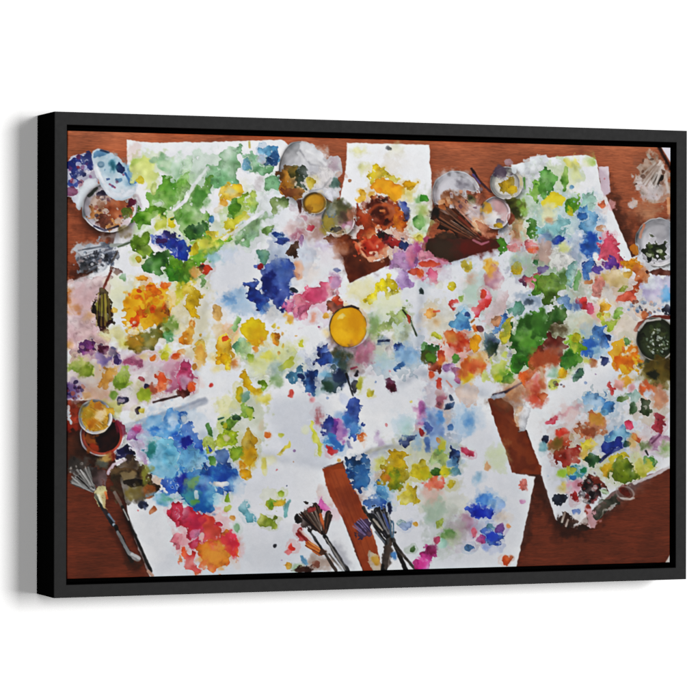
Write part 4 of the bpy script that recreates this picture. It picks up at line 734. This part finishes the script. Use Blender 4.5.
# ---------------------------------------------------------------- measurements (1 unit of the layout = 9.65 mm)
U = 0.00965
FW, FH, FD = 100.0, 68.256, 8.547           # frame: width, height, depth
FACE, GAP, REC = 1.823, 0.8035, 0.4837      # face of the rail, black gap round the canvas, how far the canvas sits back
CZ = 1.50                                   # height of the picture's centre on the wall
sc = bpy.context.scene
col = sc.collection

def W(x, y, z):                             # layout (right, into the wall, up; origin at the centre of the front face) -> metres
    return Vector((x * U, y * U, CZ + z * U))

# ---------------------------------------------------------------- materials
def new_mat(name):
    m = bpy.data.materials.new(name); m.use_nodes = True
    nt = m.node_tree; return m, nt, nt.nodes['Principled BSDF']

def mat_lacquer():
    m, nt, b = new_mat('black_lacquer')
    tc = nt.nodes.new('ShaderNodeTexCoord'); mp = nt.nodes.new('ShaderNodeMapping'); mp.inputs['Scale'].default_value = (14, 14, 14)
    n = nt.nodes.new('ShaderNodeTexNoise'); n.inputs['Scale'].default_value = 9; n.inputs['Detail'].default_value = 6
    r = nt.nodes.new('ShaderNodeMapRange'); r.inputs['To Min'].default_value = .42; r.inputs['To Max'].default_value = .6
    c = nt.nodes.new('ShaderNodeMix'); c.data_type = 'RGBA'; c.inputs[6].default_value = (.0098, .0098, .0101, 1); c.inputs[7].default_value = (.0113, .0113, .0116, 1)
    bp = nt.nodes.new('ShaderNodeBump'); bp.inputs['Strength'].default_value = .05; bp.inputs['Distance'].default_value = .0006
    L = nt.links.new
    L(tc.outputs['Object'], mp.inputs['Vector']); L(mp.outputs['Vector'], n.inputs['Vector'])
    L(n.outputs['Fac'], r.inputs['Value']); L(r.outputs['Result'], b.inputs['Roughness'])
    L(n.outputs['Fac'], c.inputs[0]); L(c.outputs[2], b.inputs['Base Color'])
    L(n.outputs['Fac'], bp.inputs['Height']); L(bp.outputs['Normal'], b.inputs['Normal'])
    b.inputs['Specular IOR Level'].default_value = .06
    return m

def mat_felt_side_shade():  # black of backing and lining; on the rails' outer sides it paints in shade
    m, nt, b = new_mat('black_card_and_side_shade')
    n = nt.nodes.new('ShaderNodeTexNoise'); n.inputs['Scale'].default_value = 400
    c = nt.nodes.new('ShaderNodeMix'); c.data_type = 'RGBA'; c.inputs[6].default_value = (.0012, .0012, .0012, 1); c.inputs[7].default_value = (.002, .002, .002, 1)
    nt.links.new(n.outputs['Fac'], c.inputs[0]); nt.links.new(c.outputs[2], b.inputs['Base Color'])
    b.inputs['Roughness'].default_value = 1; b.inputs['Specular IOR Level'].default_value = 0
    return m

def mat_print():
    m, nt, b = new_mat('printed_canvas')
    a = nt.nodes.new('ShaderNodeAttribute'); a.attribute_name = 'ink'
    L = nt.links.new
    tc = nt.nodes.new('ShaderNodeTexCoord')
    w = []
    for ax in ('X', 'Z'):                    # the weave of the canvas, half a millimetre a thread
        wv = nt.nodes.new('ShaderNodeTexWave'); wv.bands_direction = ax; wv.inputs['Scale'].default_value = 300; wv.inputs['Distortion'].default_value = 1.5
        wv.inputs['Detail'].default_value = 1; wv.inputs['Detail Scale'].default_value = 2
        L(tc.outputs['Object'], wv.inputs['Vector']); w.append(wv)
    mx = nt.nodes.new('ShaderNodeMath'); mx.operation = 'MULTIPLY'
    L(w[0].outputs['Fac'], mx.inputs[0]); L(w[1].outputs['Fac'], mx.inputs[1])
    bp = nt.nodes.new('ShaderNodeBump'); bp.inputs['Strength'].default_value = .06; bp.inputs['Distance'].default_value = .0002
    L(mx.outputs[0], bp.inputs['Height']); L(bp.outputs['Normal'], b.inputs['Normal'])
    L(a.outputs['Color'], b.inputs['Base Color'])
    b.inputs['Roughness'].default_value = .75; b.inputs['Specular IOR Level'].default_value = .08
    return m

def mat_wall():
    m, nt, b = new_mat('white_paint')
    n = nt.nodes.new('ShaderNodeTexNoise'); n.inputs['Scale'].default_value = 140; n.inputs['Detail'].default_value = 5
    c = nt.nodes.new('ShaderNodeMix'); c.data_type = 'RGBA'; c.inputs[6].default_value = (.925, .925, .925, 1); c.inputs[7].default_value = (.94, .94, .94, 1)
    bp = nt.nodes.new('ShaderNodeBump'); bp.inputs['Strength'].default_value = .04; bp.inputs['Distance'].default_value = .0006
    tc = nt.nodes.new('ShaderNodeTexCoord'); L = nt.links.new
    L(tc.outputs['Object'], n.inputs['Vector']); L(n.outputs['Fac'], c.inputs[0]); L(c.outputs[2], b.inputs['Base Color'])
    L(n.outputs['Fac'], bp.inputs['Height']); L(bp.outputs['Normal'], b.inputs['Normal'])
    b.inputs['Roughness'].default_value = .9; b.inputs['Specular IOR Level'].default_value = .1
    return m

LACQUER, FELT_SIDE_SHADE, PRINT, PAINT = mat_lacquer(), mat_felt_side_shade(), mat_print(), mat_wall()

def link(name, me, mat, parent=None):
    o = bpy.data.objects.new(name, me); col.objects.link(o)
    me.materials.append(mat)
    if parent:
        o.parent = parent; o.matrix_parent_inverse = Matrix.Translation(-parent.location)
    return o

# ---------------------------------------------------------------- the wall
bm = bmesh.new()
vs = [bm.verts.new(W(x, FD + .06, z)) for x, z in ((-520, -420), (520, -420), (520, 420), (-520, 420))]
bm.faces.new(vs); me = bpy.data.meshes.new('wall'); bm.to_mesh(me); bm.free()
wall = link('wall', me, PAINT); wall['kind'] = 'structure'

# ---------------------------------------------------------------- the framed picture
root = bpy.data.objects.new('framed_picture', None); col.objects.link(root)
root.location = W(0, FD, -FH / 2)
root['label'] = 'wide canvas print of paint-splashed papers in a black floating frame on the white wall'
root['category'] = 'framed picture'

def rail_mesh(length, name):
    """One moulding, mitred at both ends: x along the rail, y into the wall, z inwards from the outer edge."""
    c = .07; prof = [(c, 0), (FACE - c, 0), (FACE, c), (FACE, FD - .4), (FACE - .3, FD), (.1, FD), (0, FD - .1), (0, c)]
    bm = bmesh.new(); rings = []
    for s in (-1, 1):
        rings.append([bm.verts.new((s * (length / 2 - u) * U, y * U, u * U)) for u, y in prof])
    n = len(prof)
    for k in range(n):
        bm.faces.new((rings[0][k], rings[1][k], rings[1][(k + 1) % n], rings[0][(k + 1) % n])); bm.faces.ensure_lookup_table()
        bm.faces[-1].material_index = 1 if k in (3, 4, 5, 6) else 0        # back, and outer sides with their shade put into a near-black colour
    bmesh.ops.recalc_face_normals(bm, faces=bm.faces[:])
    me = bpy.data.meshes.new(name); bm.to_mesh(me); bm.free()
    return me
for (x, z, ang, ln) in ((0, -FH / 2, 0, FW), (0, FH / 2, math.pi, FW), (-FW / 2, 0, math.pi / 2, FH), (FW / 2, 0, -math.pi / 2, FH)):
    o = link('frame_rail', rail_mesh(ln, 'frame_rail'), LACQUER, root)
    o.data.materials.append(FELT_SIDE_SHADE); o.location = W(x, 0, z); o.rotation_euler = (0, ang, 0)

def box_mesh(name, x0, x1, y0, y1, z0, z1):
    bm = bmesh.new()
    v = [bm.verts.new(W(x, y, z)) for x in (x0, x1) for y in (y0, y1) for z in (z0, z1)]
    for f in ((0, 1, 3, 2), (4, 6, 7, 5), (0, 4, 5, 1), (2, 3, 7, 6), (0, 2, 6, 4), (1, 5, 7, 3)): bm.faces.new([v[i] for i in f])
    bmesh.ops.recalc_face_normals(bm, faces=bm.faces[:])
    me = bpy.data.meshes.new(name); bm.to_mesh(me); bm.free(); return me
ix, iz = FW / 2 - FACE, FH / 2 - FACE
link('backing_board', box_mesh('backing_board', -ix + .02, ix - .02, 4.6, 5.2, -iz + .02, iz - .02), FELT_SIDE_SHADE, root)
# matt black lining on the inner walls of the frame
lin = bmesh.new()
def quad(*p): lin.faces.new([lin.verts.new(W(*a)) for a in p])
e = .03
for sx in (-1, 1): quad((sx * (ix - e), .10, -iz + e), (sx * (ix - e), 4.55, -iz + e), (sx * (ix - e), 4.55, iz - e), (sx * (ix - e), .10, iz - e))
for sz in (-1, 1): quad((-ix + e, .10, sz * (iz - e)), (ix - e, .10, sz * (iz - e)), (ix - e, 4.55, sz * (iz - e)), (-ix + e, 4.55, sz * (iz - e)))
me = bpy.data.meshes.new('frame_lining'); lin.to_mesh(me); lin.free(); link('frame_lining', me, FELT_SIDE_SHADE, root)

# the canvas on its stretcher: a finely divided sheet that carries the print, wrapped round dark sides
NX, NY = 1100, 768
cx, cz = ix - GAP, iz - GAP
CL = .55                                                         # the canvas sits a little to the left in its frame
u = np.linspace(0, 1, NX); v = np.linspace(0, 1, NY)
UU, VV = np.meshgrid(u, v)                                       # u to the right, v downwards
den = HM[2][0] * UU + HM[2][1] * VV + 1.0                        # PICTURE is in image pixels: map sheet to pixels, undoing the camera's perspective
PX = ((HM[0][0] * UU + HM[0][1] * VV + HM[0][2]) / den).astype(np.float32)
PY = ((HM[1][0] * UU + HM[1][1] * VV + HM[1][2]) / den).astype(np.float32)
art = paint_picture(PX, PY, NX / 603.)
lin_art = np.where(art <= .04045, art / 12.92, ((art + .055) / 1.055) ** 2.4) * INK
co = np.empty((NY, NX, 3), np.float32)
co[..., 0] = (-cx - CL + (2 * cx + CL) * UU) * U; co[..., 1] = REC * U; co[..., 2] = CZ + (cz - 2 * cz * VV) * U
idx = np.arange(NX * NY).reshape(NY, NX)
quads = np.stack([idx[:-1, :-1], idx[1:, :-1], idx[1:, 1:], idx[:-1, 1:]], -1).reshape(-1, 4)
rim = np.concatenate([idx[0, :-1], idx[:-1, -1], idx[-1, :0:-1], idx[:0:-1, 0]])   # once round the edge
nb = NX * NY; nr = len(rim)
co = co.reshape(-1, 3); back = co[rim].copy(); back[:, 1] = 4.5 * U
co = np.concatenate([co, back]); nxt = np.roll(np.arange(nr), -1)
side = np.stack([rim, rim[nxt], nb + nxt, nb + np.arange(nr)], -1)
quads = np.concatenate([quads, side]).astype(np.int32)
rgb = np.concatenate([lin_art.reshape(-1, 3), np.full((nr, 3), .002)]).astype(np.float32)
me = bpy.data.meshes.new('canvas')
me.vertices.add(len(co)); me.vertices.foreach_set('co', co.ravel().astype(np.float32))
me.loops.add(quads.size); me.loops.foreach_set('vertex_index', quads.ravel())
me.polygons.add(len(quads)); me.polygons.foreach_set('loop_start', np.arange(0, quads.size, 4, dtype=np.int32))
me.update(calc_edges=True)
at = me.color_attributes.new('ink', 'FLOAT_COLOR', 'POINT')
at.data.foreach_set('color', np.concatenate([rgb, np.ones((len(rgb), 1), np.float32)], 1).ravel())
me.validate()
canvas = link('canvas', me, PRINT, root)
canvas['label'] = 'watercolour print of a wooden table strewn with paint-splashed paper, brushes and pots'

# ---------------------------------------------------------------- light: one tall softbox to the right, an added front fill lamp, faint white surroundings
w = bpy.data.worlds.new('World'); sc.world = w; w.use_nodes = True
w.node_tree.nodes['Background'].inputs['Color'].default_value = (1, 1, 1, 1); w.node_tree.nodes['Background'].inputs['Strength'].default_value = FILL
def softbox(name, ang, elev, d, wd, ht, power):
    ld = bpy.data.lights.new(name, 'AREA'); ld.shape = 'RECTANGLE'; ld.size, ld.size_y = wd, ht; ld.energy = power; ld.color = (1, .997, .99)
    lo = bpy.data.objects.new(name, ld); col.objects.link(lo)
    lo.location = Vector((0, 0, CZ)) + Vector((math.sin(ang) * d, -math.cos(ang) * d, math.tan(elev) * d))
    lo.rotation_euler = (Vector((0, 0, CZ)) - lo.location).to_track_quat('-Z', 'Y').to_euler()
softbox('key_softbox', KEY_A, KEY_E, 9.0, KEY_W, KEY_H, KEY_P)
softbox('front_fill', math.radians(-9), math.radians(4), 8.0, 2.0, 2.4, FRONT_P)  # added fill lamp, lifts the wall shadow beside the frame

# ---------------------------------------------------------------- camera
cd = bpy.data.cameras.new('camera'); cam = bpy.data.objects.new('camera', cd); col.objects.link(cam)
cd.sensor_width = 36; cd.lens = LENS; cd.clip_start = .05; cd.clip_end = 200
right, up, fwd = [Vector(a) for a in CAM_AXES]
M = Matrix(((right.x, up.x, -fwd.x), (right.y, up.y, -fwd.y), (right.z, up.z, -fwd.z))).to_4x4()
M.translation = W(*CAM_POS); cam.matrix_world = M
sc.camera = cam
sc.view_settings.view_transform = 'Standard'; sc.view_settings.look = 'None'; sc.view_settings.exposure = 0
sc.render.engine = 'CYCLES'; sc.cycles.max_bounces = 6; sc.cycles.use_denoising = False
